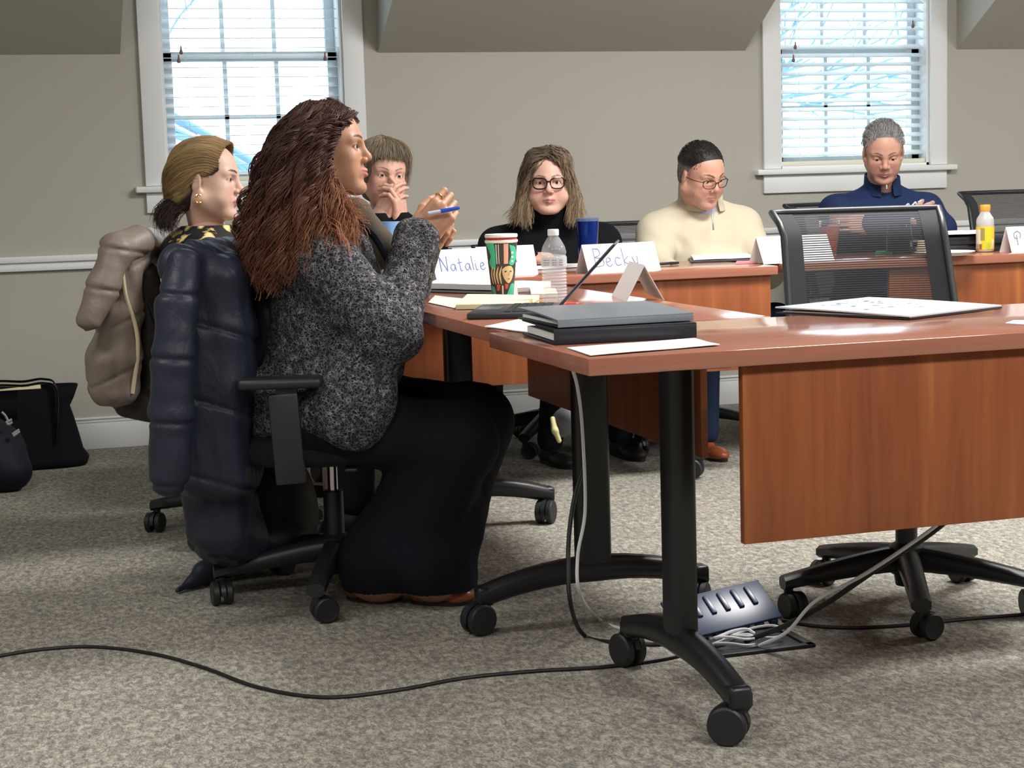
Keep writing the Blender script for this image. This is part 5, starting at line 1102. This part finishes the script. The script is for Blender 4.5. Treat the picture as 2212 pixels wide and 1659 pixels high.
# patterned tumbler
def tumbler():
    c = G(1093, 640, TBL)+V3(0, 0.03, 0); H_ = 0.150; rr = lambda z: 0.0295+0.0145*(z/H_)**0.9; root = empty('tumbler', tuple(c), 'green patterned paper tumbler with a drawn face, beside the water bottle', 'cup')
    mb = MB(); mb.lathe([(0.001, 0.0)]+[(rr(z), z) for z in np.linspace(0.0, H_, 12)]+[(rr(H_)-0.002, H_), (0.02, H_-0.004)], n=40); cup = mb.build('cup_wall', pbr('charcoal_print', S(62, 58, 56), 0.4), root)
    mb = MB(); mb.lathe([(0.0435, H_-0.003), (0.0462, H_), (0.0462, H_+0.005), (0.0430, H_+0.006), (0.0425, H_+0.012), (0.0455, H_+0.013), (0.0460, H_+0.019), (0.0440, H_+0.022), (0.040, H_+0.019), (0.001, H_+0.019)], n=40); mb.build('lid', pbr('white_lid', S(240, 238, 230), 0.3), root)
    mb = MB(); mb.lathe([(0.0432, H_+0.0062), (0.0436, H_+0.0062), (0.0436, H_+0.0118), (0.0430, H_+0.0118)], n=40, caps=False); mb.build('red_band', pbr('red_band', S(170, 40, 50), 0.4), root)
    face = math.atan2(-c[1], -c[0])            # the side turned to the room's front left
    def patch(name, poly, col, off=0.0006):
        """poly: (degrees round to the right, fraction of height)"""
        P = spline(list(poly)+[poly[0]], 48)[:-1] if len(poly) > 4 else np.array(poly, float)
        P = np.array([P[i]*(1-t)+P[(i+1) % len(P)]*t for i in range(len(P)) for t in (0, .5)]); cen = P.mean(0); V = []; n = len(P)
        for k in (1.0, 0.66, 0.33, 0.0):
            for q_ in P:
                a, z = cen+(q_-cen)*k; z *= H_; th = face+math.radians(a); V.append(((rr(z)+off)*math.cos(th), (rr(z)+off)*math.sin(th), z))
        Fs = [[k*n+i, k*n+(i+1) % n, (k+1)*n+(i+1) % n, (k+1)*n+i] for k in range(3) for i in range(n)]; new_mesh(name, V, Fs, col, cup, True)
    GR = pbr('print_green', S(70, 190, 150), 0.4); PK = pbr('print_pink', S(238, 178, 160), 0.4); CRM = pbr('print_cream', S(226, 196, 150), 0.4); RD = pbr('print_red', S(205, 92, 66), 0.4); WH = pbr('print_white', S(236, 236, 226), 0.4); DG = pbr('print_dark', S(46, 40, 36), 0.4)
    patch('printed_shape', [(-70, 0.98), (-30, 0.98), (-26, 0.6), (-40, 0.5), (-62, 0.62), (-48, 0.75)], GR); patch('printed_shape', [(8, 0.97), (26, 0.97), (26, 0.60), (8, 0.60)], PK)
    patch('printed_shape', [(30, 0.95), (60, 0.9), (72, 0.75), (55, 0.58), (30, 0.6), (38, 0.75)], GR, 0.0008); patch('printed_shape', [(-22, 0.96), (-10, 0.96), (-10, 0.60), (-22, 0.60)], WH); patch('printed_shape', [(-18, 0.98), (-13, 0.98), (-13, 0.58), (-18, 0.58)], DG, 0.001)
    for z in (0.66, 0.74, 0.82): patch('printed_dash', [(40, z), (50, z), (50, z-0.035), (40, z-0.035)], WH, 0.0011)
    patch('printed_face', [(0, 0.50), (18, 0.555), (42, 0.55), (56, 0.45), (48, 0.32), (30, 0.24), (12, 0.30), (2, 0.40)], CRM, 0.0010)
    for a in (-8, -22, -36, -50): patch('printed_strand', [(a, 0.24), (a-7, 0.40), (a+4, 0.54), (a+7, 0.54), (a-2, 0.40), (a+5, 0.24)], CRM, 0.0007)
    for a in (14, 38): patch('printed_eye', [(a-6, 0.455), (a, 0.475), (a+7, 0.46), (a, 0.445)], DG, 0.0015)
    patch('printed_mouth', [(22, 0.325), (30, 0.335), (38, 0.325), (30, 0.305)], RD, 0.0015); patch('printed_nose', [(28, 0.44), (31, 0.44), (33, 0.375), (26, 0.375)], pbr('print_tan', S(190, 150, 108), 0.4), 0.0014)
    patch('printed_shape', [(-28, 0.22), (-10, 0.22), (-14, 0.12), (-28, 0.10)], RD, 0.0008); patch('printed_shape', [(12, 0.24), (30, 0.22), (24, 0.13), (12, 0.14)], RD, 0.0008); patch('printed_shape', [(20, 0.02), (45, 0.22), (70, 0.20), (70, 0.02), (45, 0.01)], GR, 0.0007); patch('printed_shape', [(-60, 0.20), (-42, 0.16), (-36, 0.03), (-60, 0.05), (-68, 0.1)], GR, 0.0007)
    patch('printed_shape', [(-3, 0.20), (4, 0.20), (4, 0.04), (-3, 0.04)], WH, 0.0009)
tumbler()
# clear water bottle
M_PET = pbr('clear_plastic', (0.90, 0.94, 1, 1), 0.06, spec=0.8, **{'Alpha': 0.22}); M_WATER = pbr('water', (0.80, 0.88, 0.95, 1), 0.03, spec=0.8, **{'Alpha': 0.20})
def bottle():
    c = G(1207, 657, TBL)+V3(0, 0.03, 0); root = empty('water_bottle', tuple(c), 'clear ribbed plastic water bottle with white cap, behind the laptop', 'bottle')
    pr = [(0.001, 0.0), (0.026, 0.0), (0.0315, 0.006)]; z = 0.012
    while z < 0.090: pr += [(0.0325, z), (0.0300, z+0.004)]; z += 0.008
    pr += [(0.0325, 0.094), (0.0325, 0.120), (0.0300, 0.124), (0.0325, 0.130), (0.0290, 0.145), (0.0210, 0.160), (0.0130, 0.172), (0.0125, 0.180)]
    mb = MB(); mb.lathe(pr, n=40); mb.build('bottle_body', M_PET, root)
    mb = MB(); mb.lathe([(0.001, 0.002), (0.027, 0.003)]+[(r-0.0016, zz) for r, zz in pr[3:] if zz < 0.128]+[(0.001, 0.128)], n=40); mb.build('water', M_WATER, root)
    mb = MB(); mb.lathe([(0.0328, 0.095), (0.0330, 0.095), (0.0330, 0.119), (0.0328, 0.119)], n=40, caps=False); lb = mb.build('bottle_label', pbr('clear_label', S(225, 228, 235), 0.3, **{'Alpha': 0.55}), root)
    mb = MB(); fa = math.atan2(-c[1], -c[0])
    for k in range(9):
        a = fa-0.9+k*0.19
        if k in (3, 6): continue
        for z in (0.100, 0.106, 0.112): mb.tube([(0.0333*math.cos(a+t), 0.0333*math.sin(a+t), z) for t in np.linspace(0, 0.13, 4)], 0.0008, 5)
    mb.build('label_print', pbr('label_ink', S(110, 112, 130), 0.5), lb)
    mb = MB(); mb.lathe([(0.001, 0.190), (0.0135, 0.190), (0.0145, 0.188), (0.0145, 0.174), (0.0125, 0.174)], n=30); mb.build('cap', pbr('white_cap', S(238, 240, 242), 0.35), root)
bottle()
def laptop():
    hk = G(1196, 687, TBL); h = V3(0.384, 0.923, 0); h /= np.linalg.norm(h); a = V3(-h[1], h[0], 0); Rb = np.stack([h, a, V3(0, 0, 1)], 1); og = tuple(hk)
    root = empty('laptop', og, 'thin dark open laptop with its screen seen edge-on', 'laptop'); L, D = 0.30, 0.20
    mb = MB(); mb.box(hk+h*L/2+a*D/2+V3(0, 0, 0.008), (L, D, 0.014), 0.003, Rb); b = mb.build('keyboard_base', pbr('graphite_shell', S(70, 72, 76), 0.35, 0.5), root, og)
    mb = MB()
    for i in range(12):
        for j in range(5): mb.box(hk+h*(0.024+i*0.0228)+a*(0.028+j*0.020)+V3(0, 0, 0.0158), (0.019, 0.0165, 0.002), 0.0, Rb)
    mb.build('keys', pbr('black_keys', S(34, 35, 38), 0.5), b, og)
    mb = MB(); mb.box(hk+h*L/2+a*(D-0.038)+V3(0, 0, 0.0154), (0.10, 0.055, 0.0008), 0.0, Rb); mb.build('trackpad', pbr('trackpad', S(88, 90, 94), 0.25), b, og)
    t = math.radians(43); up = V3(0, 0, math.cos(t))-a*math.sin(t); Rs = np.stack([h, np.cross(up, h)*-1, up], 1); e = hk+V3(0, 0, 0.012)
    mb = MB(); mb.box(e+h*L/2+up*0.104, (L, 0.006, 0.208), 0.002, Rs); s = mb.build('screen_lid', pbr('graphite_lid', S(52, 54, 62), 0.3, 0.5), root, og)
    nrm = a*math.cos(t)+V3(0, 0, math.sin(t)); mb = MB(); mb.box(e+h*L/2+up*0.106+nrm*0.0036, (L-0.02, 0.0008, 0.18), 0, Rs); mb.build('display', pbr('display', S(150, 165, 190), 0.1), s, og)
laptop()
def slab(name, label, cat, pts, z, th, mat, group=None, parent=None, curl=0.0):
    """thin sheet over the given table outline, gently waved"""
    P = [np.array(p) for p in pts]; og = (P[0][0], P[0][1], z); n = 8; V = []
    for k in (0, 1):
        for i in range(n+1):
            for j in range(n+1):
                u, v = i/n, j/n; p = P[0]*(1-u)*(1-v)+P[1]*u*(1-v)+P[2]*u*v+P[3]*(1-u)*v
                w_ = curl*((1-v)**3*0.5+abs(math.sin(u*5+v*3))*0.25); V.append((p[0], p[1], z+w_+k*th))
    m_ = n+1; f = lambda k, i, j: k*m_*m_+i*m_+j
    Fs = [[f(1, i, j), f(1, i+1, j), f(1, i+1, j+1), f(1, i, j+1)] for i in range(n) for j in range(n)]+[[f(0, i, j), f(0, i, j+1), f(0, i+1, j+1), f(0, i+1, j)] for i in range(n) for j in range(n)]
    for i in range(n): Fs += [[f(0, i, 0), f(0, i+1, 0), f(1, i+1, 0), f(1, i, 0)], [f(0, i+1, n), f(0, i, n), f(1, i, n), f(1, i+1, n)], [f(0, 0, i+1), f(0, 0, i), f(1, 0, i), f(1, 0, i+1)], [f(0, n, i), f(0, n, i+1), f(1, n, i+1), f(1, n, i)]]
    o = new_mesh(name, V, Fs, mat, parent, False, og if parent is None else (0, 0, 0))
    if parent is None: tag(o, label, cat, group)
    return o
T = TBL+0.0005
g4 = lambda *q: [G(x, y, TBL) for x, y in q]
slab('legal_pad', 'yellow legal pad in front of the patterned tumbler', 'notepad', g4((985, 670), (1130, 668), (1165, 648), (1010, 645)), T, 0.012, pbr('yellow_paper', S(244, 238, 190), 0.7), curl=0.002)
slab('loose_papers', 'white papers under the two stacked black binders', 'papers', g4((1047, 708), (1150, 722), (1260, 690), (1130, 690)), T, 0.002, M_PAPER, curl=0.002)
slab('loose_papers', 'white papers lying behind the stacked black binders', 'papers', g4((1230, 692), (1330, 690), (1352, 676), (1285, 672)), T, 0.002, M_PAPER, curl=0.004)
slab('loose_papers', 'stack of white papers at the near corner of the front table', 'papers', g4((1275, 771), (1555, 748), (1500, 733), (1225, 753)), T, 0.0015, M_PAPER, curl=0.003)
slab('loose_papers', 'white open binder pages beside the Natalie name card', 'papers', g4((925, 628), (1062, 632), (1100, 612), (960, 610)), T+0.004, 0.016, M_PAPER, curl=0.003)
slab('binder_cover', 'black binder cover under the open white pages', 'binder', g4((918, 632), (1066, 637), (1108, 612), (952, 609)), T, 0.003, M_BLACK)
slab('loose_papers', 'white papers to the right of the patterned tumbler', 'papers', g4((1118, 634), (1190, 632), (1190, 618), (1120, 617)), T+0.002, 0.012, M_PAPER, curl=0.003)
slab('paperback_book', 'cream covered book between the tumbler and the water bottle', 'book', g4((1148, 645), (1205, 644), (1200, 632), (1145, 632)), T, 0.012, M_PAPERW)
slab('loose_papers', 'cream paper sheets in front of the speaking woman', 'papers', g4((925, 655), (985, 668), (1010, 648), (940, 640)), T, 0.002, M_PAPERW)
slab('sticky_notes', 'small yellow sticky notes behind the laptop screen', 'sticky notes', g4((1215, 672), (1236, 671), (1238, 666), (1216, 666)), T, 0.006, pbr('yellow_note', S(240, 214, 130), 0.7))
slab('loose_papers', 'white papers in front of the woman in black glasses', 'papers', g4((1160, 583), (1262, 577), (1262, 568), (1165, 571)), T, 0.010, M_PAPER, curl=0.002)
slab('open_book', 'dark edged open notebook in front of the man in the cream sweater', 'notebook', g4((1492, 568), (1632, 563), (1615, 555), (1487, 559)), T, 0.004, M_BLACK, curl=0.0)
slab('loose_papers', 'white pages lying on the notebook of the man in cream', 'papers', g4((1498, 566), (1630, 561), (1612, 554), (1492, 558)), T+0.0045, 0.008, M_PAPER, curl=0.004)
slab('sticky_notes', 'pink sticky notes at the end of the back table', 'sticky notes', g4((1588, 571), (1636, 569), (1632, 565), (1592, 566)), T, 0.004, pbr('pink_note', S(236, 140, 150), 0.7))
slab('loose_papers', 'small white paper at the right edge of the front table', 'papers', g4((2172, 700), (2230, 704), (2240, 694), (2190, 694)), T, 0.002, M_PAPER)
slab('paper_sheets', 'white sheets behind the empty mesh chair', 'papers', g4((1700, 566), (1790, 562), (1780, 550), (1700, 553)), T, 0.006, M_PAPER)
def stick(name, label, cat, a, b, r, mat, z=None, tipm=None):
    a, b = V3(*a), V3(*b); zz = r+0.001; a[2] += zz; b[2] += zz; mb = MB(); d = b-a; mb.tube([a, a+d*0.1, a+d*0.85, b], [r*0.7, r, r, r*0.35], 10); o = mb.build(name, mat, None, (a[0], a[1], a[2]-zz)); tag(o, label, cat)
    mb = MB(); mb.tube([a+d*0.55, a+d*0.62, a+d*0.99], [r*1.15, r*1.2, r*0.8], 10); mb.build('cap', tipm or mat, o, (a[0], a[1], a[2]-zz)); return o
stick('marker_pen', 'orange-red marker pen lying by the water bottle', 'pen', G(1178, 666, TBL), G(1262, 664, TBL), 0.006, pbr('orange_marker', S(240, 130, 100), 0.4), tipm=pbr('red_cap', S(226, 78, 60), 0.4))
stick('marker_pen', 'black marker pen beside the Becky name card', 'pen', G(1425, 574, TBL), G(1466, 571, TBL), 0.005, M_BLACK)
stick('marker_pen', 'black pen lying left of the Natalie name card', 'pen', G(918, 614, TBL), G(960, 611, TBL), 0.006, M_BLACK)
stick('marker_pen', 'green marker pen seen through the empty mesh chair', 'pen', G(1890, 551, TBL), G(1930, 549, TBL), 0.007, pbr('green_marker', S(60, 140, 90), 0.4))
def ring_binder(label, pL, pR, dep, h, open_=0.0, cov=None, group=None, z=TBL, back=None, thick=0.003, rings=True):
    """pL, pR: foot of the spine edge facing the viewer; dep away from it"""
    pL, pR = V3(*pL), V3(*pR); pL[2] = pR[2] = z+0.001; d = flat_dir(pL, pR); n = V3(-d[1], d[0], 0); W = np.linalg.norm(pR-pL); u = V3(0, 0, 1); og = tuple(pL); Rb = np.stack([d, n, u], 1)
    root = empty('ring_binder', og, label, 'binder', group=group); mc = cov or pbr('black_vinyl', S(40, 44, 52), 0.32)
    mb = MB(); mb.box(pL+d*W/2+n*dep/2+u*thick/2, (W, dep, thick), 0.001, Rb); mb.build('back_cover', M_BLACK, root, og)
    mb = MB(); mb.box(pL+d*W/2+u*h/2, (W, thick, h), 0.001, Rb); mb.build('spine', mc, root, og)
    nseg = 6; V = []
    for k in (0, 1):
        for i in range(nseg+1):
            v = i/nseg; zz = h+open_*math.sin(v*PI/2*1.0)*0.9; 
            for x in (0, W): V.append(pL+d*x+n*dep*v+u*(zz+k*thick))
    f = lambda k, i, x: k*(nseg+1)*2+i*2+x; Fs = []
    for i in range(nseg): Fs += [[f(1, i, 0), f(1, i, 1), f(1, i+1, 1), f(1, i+1, 0)], [f(0, i, 0), f(0, i+1, 0), f(0, i+1, 1), f(0, i, 1)], [f(0, i, 0), f(1, i, 0), f(1, i+1, 0), f(0, i+1, 0)], [f(0, i, 1), f(0, i+1, 1), f(1, i+1, 1), f(1, i, 1)]]
    Fs += [[f(0, 0, 0), f(0, 0, 1), f(1, 0, 1), f(1, 0, 0)], [f(0, nseg, 0), f(1, nseg, 0), f(1, nseg, 1), f(0, nseg, 1)]]
    new_mesh('front_cover', V, Fs, back or mc, root, False, og)
    mb = MB(); mb.box(pL+d*W/2+n*(dep*0.53)+u*(thick+h*0.33), (W-0.016, dep*0.86, h*0.55), 0.001, Rb, 1); mb.build('page_block', M_PAPER, root, og)
    if rings:
        mb = MB()
        for fr_ in (0.12, 0.5, 0.88):
            c = pL+d*W*fr_+n*0.018+u*h*0.5; mb.tube([c+n*0.014*math.cos(t)+u*h*0.42*math.sin(t) for t in np.linspace(0, 2*PI, 16)], 0.0016, 6, caps=False)
        mb.build('rings', M_CHROME, root, og)
    return root
ring_binder('lower black ring binder of the stack on the front table', G(1197, 746, TBL), G(1505, 730, TBL), 0.25, 0.026, 0.002)
ring_binder('upper black ring binder of the stack, tilted on top of the other', A(1205, 711, 3.03), A(1498, 699, 3.03), 0.26, 0.012, 0.010, z=TBL+0.031, group=None, cov=pbr('painted_glare_vinyl', S(124, 132, 142), 0.25))  # black vinyl lightened to grey: reflected glare painted into its colour
wb = ring_binder('white-covered ring binder open at its right edge on the front table', G(1965, 692, TBL), G(1965, 692, TBL)+0.34*V3(0.911, 0.412, 0), 0.36, 0.005, 0.008, back=pbr('white_cover', S(214, 222, 228), 0.35), rings=False)
def flowers():
    a = G(1965, 692, TBL); d = V3(0.911, 0.412, 0); n = V3(-d[1], d[0], 0); mb = MB(); r = random.Random(2)
    for k in range(26):
        c = a+d*(0.05+0.2*r.random())+n*(0.10+0.2*r.random()); V = [c+V3(0, 0, 0.0185)+d*0.011*math.cos(t)*r.uniform(.6, 1.2)+n*0.008*math.sin(t)*r.uniform(.6, 1.2) for t in np.linspace(0, 2*PI, 9)[:-1]]; mb.faces(V, [list(range(8))], False)
    mb.build('cover_print', pbr('taupe_print', S(178, 176, 172), 0.5), wb, tuple(wb.location), autos=0)
    mb = MB(); q = [a+n*0.355+d*0.0, a+n*0.355+d*0.028, a+d*0.028+n*0.01, a+n*0.01]; mb.faces([v+V3(0, 0, 0.0092+0.0075*(1 if i < 2 else 0)) for i, v in enumerate(q)], [[3, 2, 1, 0]], False); mb.build('cover_stripe', pbr('blue_stripe', S(150, 180, 204), 0.4), wb, tuple(wb.location), autos=0)
flowers()
for lab, z, dx, a_ in (('lowest of the black binders stacked behind the juice bottle', TBL, 0.0, 0.02), ('upper black binder of the stack behind the juice bottle, with white pages on it', TBL+0.030, -0.02, 0.05)):
    p = A(2035+dx*500, 545, 5.74); ring_binder(lab, p, p+V3(0.30, -a_*0.5, 0), 0.24, 0.026, 0.006 if z > TBL+.01 else 0.0, z=z, group=None)
slab('loose_papers', 'white pages on top of the binder stack by the juice bottle', 'papers', [A(2030, 512, 5.72), A(2125, 506, 5.70), A(2125, 500, 5.90), A(2030, 505, 5.92)], TBL+0.068, 0.010, M_PAPER, curl=0.004)
def lathe_thing(name, label, cat, c, prof, mat, part, n=36):
    root = empty(name, tuple(c), label, cat); mb = MB(); mb.lathe(prof, n=n); mb.build(part, mat, root); return root
c = G(2070, 556, TBL)+V3(0, 0.09, 0); 
pl = lathe_thing('paper_plate', 'white paper plate beside the juice bottle', 'plate', c, [(0.001, 0.004), (0.070, 0.004), (0.100, 0.016), (0.108, 0.018), (0.108, 0.020), (0.099, 0.019), (0.069, 0.007), (0.001, 0.007)], pbr('paper_plate_white', S(240, 238, 234), 0.5), 'plate_body')
mb = MB(); mb.box((c[0]-0.05, c[1], TBL+0.034), (0.10, 0.06, 0.045), 0.004, rot('Y', 0.15)); nk_ = mb.build('folded_napkin', pbr('tan_napkin', S(226, 208, 176), 0.8), None, (c[0]-0.05, c[1], TBL+0.01)); tag(nk_, 'folded tan napkin on the white paper plate', 'napkin')
c = G(2139, 545, TBL)+V3(0, 0.035, 0); jb = lathe_thing('juice_bottle', 'orange-capped iced tea bottle with a yellow label', 'bottle', c, [(0.001, 0.0), (0.028, 0.0), (0.033, 0.004), (0.0335, 0.118), (0.031, 0.130), (0.020, 0.146), (0.0175, 0.155), (0.0175, 0.160)], pbr('bottle_plastic', (0.93, 0.95, 0.96, 1), 0.15, **{'Transmission Weight': 0.6, 'IOR': 1.2}), 'bottle_body')
mb = MB(); mb.lathe([(0.001, 0.003), (0.031, 0.003), (0.031, 0.108), (0.001, 0.108)], n=30); mb.build('tea', pbr('amber_tea', S(150, 92, 50), 0.1), jb)
mb = MB(); mb.lathe([(0.0340, 0.010), (0.0343, 0.010), (0.0343, 0.098), (0.0340, 0.098)], n=40, caps=False); lb = mb.build('bottle_label', pbr('yellow_label', S(244, 196, 48), 0.4), jb)
mb = MB(); mb.lathe([(0.0185, 0.156), (0.0195, 0.158), (0.0195, 0.178), (0.018, 0.181), (0.001, 0.181)], n=30); mb.build('cap', pbr('orange_cap', S(238, 160, 60), 0.4), jb)
fa = math.atan2(-c[1], -c[0])
for a0, a1, z0, z1, cc in ((-75, -25, 0.014, 0.088, S(220, 216, 196)), (-30, -2, 0.045, 0.092, S(150, 140, 70)), (-65, -20, 0.012, 0.032, S(150, 92, 48)), (5, 32, 0.012, 0.036, S(170, 196, 60)), (45, 62, 0.016, 0.05, S(226, 226, 214))):
    V = [(0.0346*math.cos(fa+math.radians(a)), 0.0346*math.sin(fa+math.radians(a)), z) for a in np.linspace(a0, a1, 9) for z in (z0, z1)]; new_mesh('label_print', V, [[2*i, 2*i+2, 2*i+3, 2*i+1] for i in range(8)], pbr('label_ink', cc, 0.5), lb, True)
c = G(1279, 582, TBL)+V3(0, 0.04, 0); bt = lathe_thing('travel_tumbler', 'tall cobalt blue travel tumbler beside the Becky name card', 'tumbler', c, [(0.001, 0), (0.030, 0), (0.032, 0.01), (0.041, 0.168), (0.041, 0.172), (0.038, 0.172), (0.001, 0.165)], pbr('cobalt_metal', S(26, 58, 150), 0.18, 0.7), 'tumbler_body')
mb = MB(); mb.lathe([(0.0385, 0.171), (0.0425, 0.171), (0.0425, 0.181), (0.039, 0.184), (0.001, 0.182)], n=36); mb.build('lid', pbr('smoky_lid', S(120, 140, 180), 0.1, **{'Transmission Weight': 0.5}), bt)
c = V3(*A(846, 600, 5.45)); c[2] = TBL; b2 = lathe_thing('drinking_glass', 'pale blue patterned cup between the speaking woman and the woman behind her', 'cup', c, [(0.001, 0), (0.026, 0), (0.028, 0.004), (0.035, 0.200), (0.033, 0.200), (0.026, 0.006), (0.001, 0.006)], pbr('ice_blue_plastic', S(150, 190, 240), 0.15, **{'Transmission Weight': 0.35}), 'cup_body')
M_CLR = pbr('clear_glass', (0.96, 0.98, 1, 1), 0.03, **{'Transmission Weight': 1.0, 'IOR': 1.15})
c = G(1808, 552, TBL)+V3(0, 0.06, 0); g1 = lathe_thing('drinking_cup', 'clear plastic cup of orange-red drink seen through the empty mesh chair', 'cup', c, [(0.001, 0), (0.026, 0), (0.028, 0.003), (0.042, 0.135), (0.044, 0.137), (0.041, 0.136), (0.027, 0.005), (0.001, 0.005)], M_CLR, 'cup_body')
mb = MB(); mb.lathe([(0.001, 0.007), (0.026, 0.007), (0.038, 0.110), (0.001, 0.110)], n=30); mb.build('drink', pbr('orange_red_drink', S(196, 80, 48), 0.2), g1)
c = G(1960, 551, TBL)+V3(0, 0.06, 0); g2 = lathe_thing('glass_jug', 'clear empty glass seen through the right side of the mesh chair', 'glass', c, [(0.001, 0), (0.045, 0), (0.050, 0.01), (0.052, 0.07), (0.044, 0.115), (0.042, 0.118), (0.049, 0.07), (0.047, 0.012), (0.001, 0.008)], M_CLR, 'glass_body')
# badge clip etc. under the far tables: shoe sole of a crossed foot
# ---------------------------------------------------------------- cables and the floor box
M_CBK = pbr('black_cable', S(20, 21, 24), 0.5); M_CWH = pbr('white_cable', S(226, 228, 232), 0.5)
def cable(label, pts, r, mat, n=120):
    mb = MB(); mb.tube(spline(pts, n), r, 8); o = mb.build('cable', mat, None, tuple(np.array(pts[0])*[1, 1, 0])); tag(o, label, 'cable'); return o
fl = lambda x, y, r=0.004: tuple(G(x, y, r))
cable('long black cable snaking across the carpet in the foreground', [fl(-30, 1422), fl(80, 1404), fl(200, 1397), fl(330, 1412), fl(440, 1442), fl(560, 1485), fl(700, 1506), fl(850, 1492), fl(1000, 1465), fl(1150, 1450), fl(1300, 1441), fl(1420, 1426), fl(1540, 1400), fl(1570, 1392)], 0.0042, M_CBK, 200)
cable('black cable running right across the carpet from the floor box', [fl(1690, 1340), fl(1760, 1352), fl(1850, 1356), fl(1960, 1350), fl(2080, 1338), fl(2240, 1325)], 0.0042, M_CBK)
p_ = lambda x, y, Y: tuple(A(x, y, Y))
cable('black cable hanging from the side table down to the floor box', [p_(1262, 1000, 3.62), p_(1240, 1080, 3.60), p_(1228, 1180, 3.56), p_(1232, 1300, 3.5), fl(1262, 1372, 0.006), fl(1330, 1388), fl(1420, 1392), fl(1520, 1385)], 0.0052, M_CBK)
cable('white cable hanging from the laptop past the leg of the table', [p_(1236, 795, 3.42), p_(1248, 840, 3.44), p_(1258, 930, 3.48), p_(1264, 1100, 3.50), p_(1248, 1200, 3.48), p_(1252, 1280, 3.46), fl(1290, 1335, 0.006), fl(1350, 1360), fl(1450, 1372), fl(1540, 1380)], 0.0040, M_CWH)
cable('black cable rising from the floor box to under the front table', [fl(1610, 1385, 0.01), p_(1700, 1350, 3.30), p_(1790, 1300, 3.22), p_(1900, 1225, 3.15), p_(2000, 1160, 3.1), p_(2060, 1110, 3.05), p_(2120, 1040, 3.02)], 0.0060, M_CBK)
cable('white cable rising from the floor box to under the front table', [fl(1640, 1395, 0.01), p_(1700, 1365, 3.28), p_(1760, 1300, 3.24), p_(1860, 1245, 3.17), p_(1960, 1180, 3.1), p_(2040, 1120, 3.05), p_(2100, 1050, 3.02)], 0.0040, M_CWH)
0 and cable('thin grey cable hanging behind the panel edge at the back table', [p_(1545, 800, 5.3), p_(1570, 825, 5.3), p_(1598, 850, 5.3), p_(1640, 880, 5.3)], 0.003, pbr('grey_cable', S(90, 94, 98), 0.5))
def floor_box():
    a = G(1640, 1395); og = (a[0], a[1], 0); root = empty('floor_outlet_box', og, 'open black floor outlet box with raised slotted lid under the front table', 'floor outlet'); a = a+V3(-0.02, 0.04, 0)
    mb = MB()
    for x, y, sx_, sy_ in ((0, -0.09, 0.26, 0.02), (0, 0.09, 0.26, 0.02), (-0.12, 0, 0.02, 0.2), (0.12, 0, 0.02, 0.2)): mb.box(a+V3(x, y, 0.004), (sx_, sy_, 0.008), 0.002)
    mb.box(a+V3(0, 0, 0.0015), (0.24, 0.18, 0.003)); mb.build('box_frame', M_BLACK, root, og)
    Rl = rot('Y', -0.12)@rot('X', 0.50); mb = MB(); mb.box(a+V3(-0.01, 0.10, 0.052), (0.25, 0.13, 0.007), 0.002, Rl)
    for k in range(7): mb.box(a+V3(-0.01, 0.10, 0.052)+Rl@V3(-0.105+k*0.035, -0.055, -0.010), (0.018, 0.030, 0.018), 0.003, Rl)
    for k in range(6): mb.box(a+V3(-0.01, 0.10, 0.052)+Rl@V3(-0.09+k*0.035, 0.02, 0.005), (0.012, 0.06, 0.006), 0.002, Rl)
    mb.build('lid', pbr('blue_black_plastic', S(46, 62, 92), 0.35), root, og)
    mb = MB(); r = random.Random(4)
    for k in range(5):
        c = a+V3(r.uniform(-0.05, 0.04), r.uniform(-0.04, 0.0), 0.012+0.004*k); rr_ = r.uniform(0.03, 0.055); mb.tube(spline([c+V3(rr_*1.3*math.cos(t), rr_*0.8*math.sin(t), 0.006*math.sin(2*t)) for t in np.linspace(0, 5.6, 9)], 40), 0.0032, 6)
    mb.build('white_cable_coil', M_CWH, root, og)
floor_box()
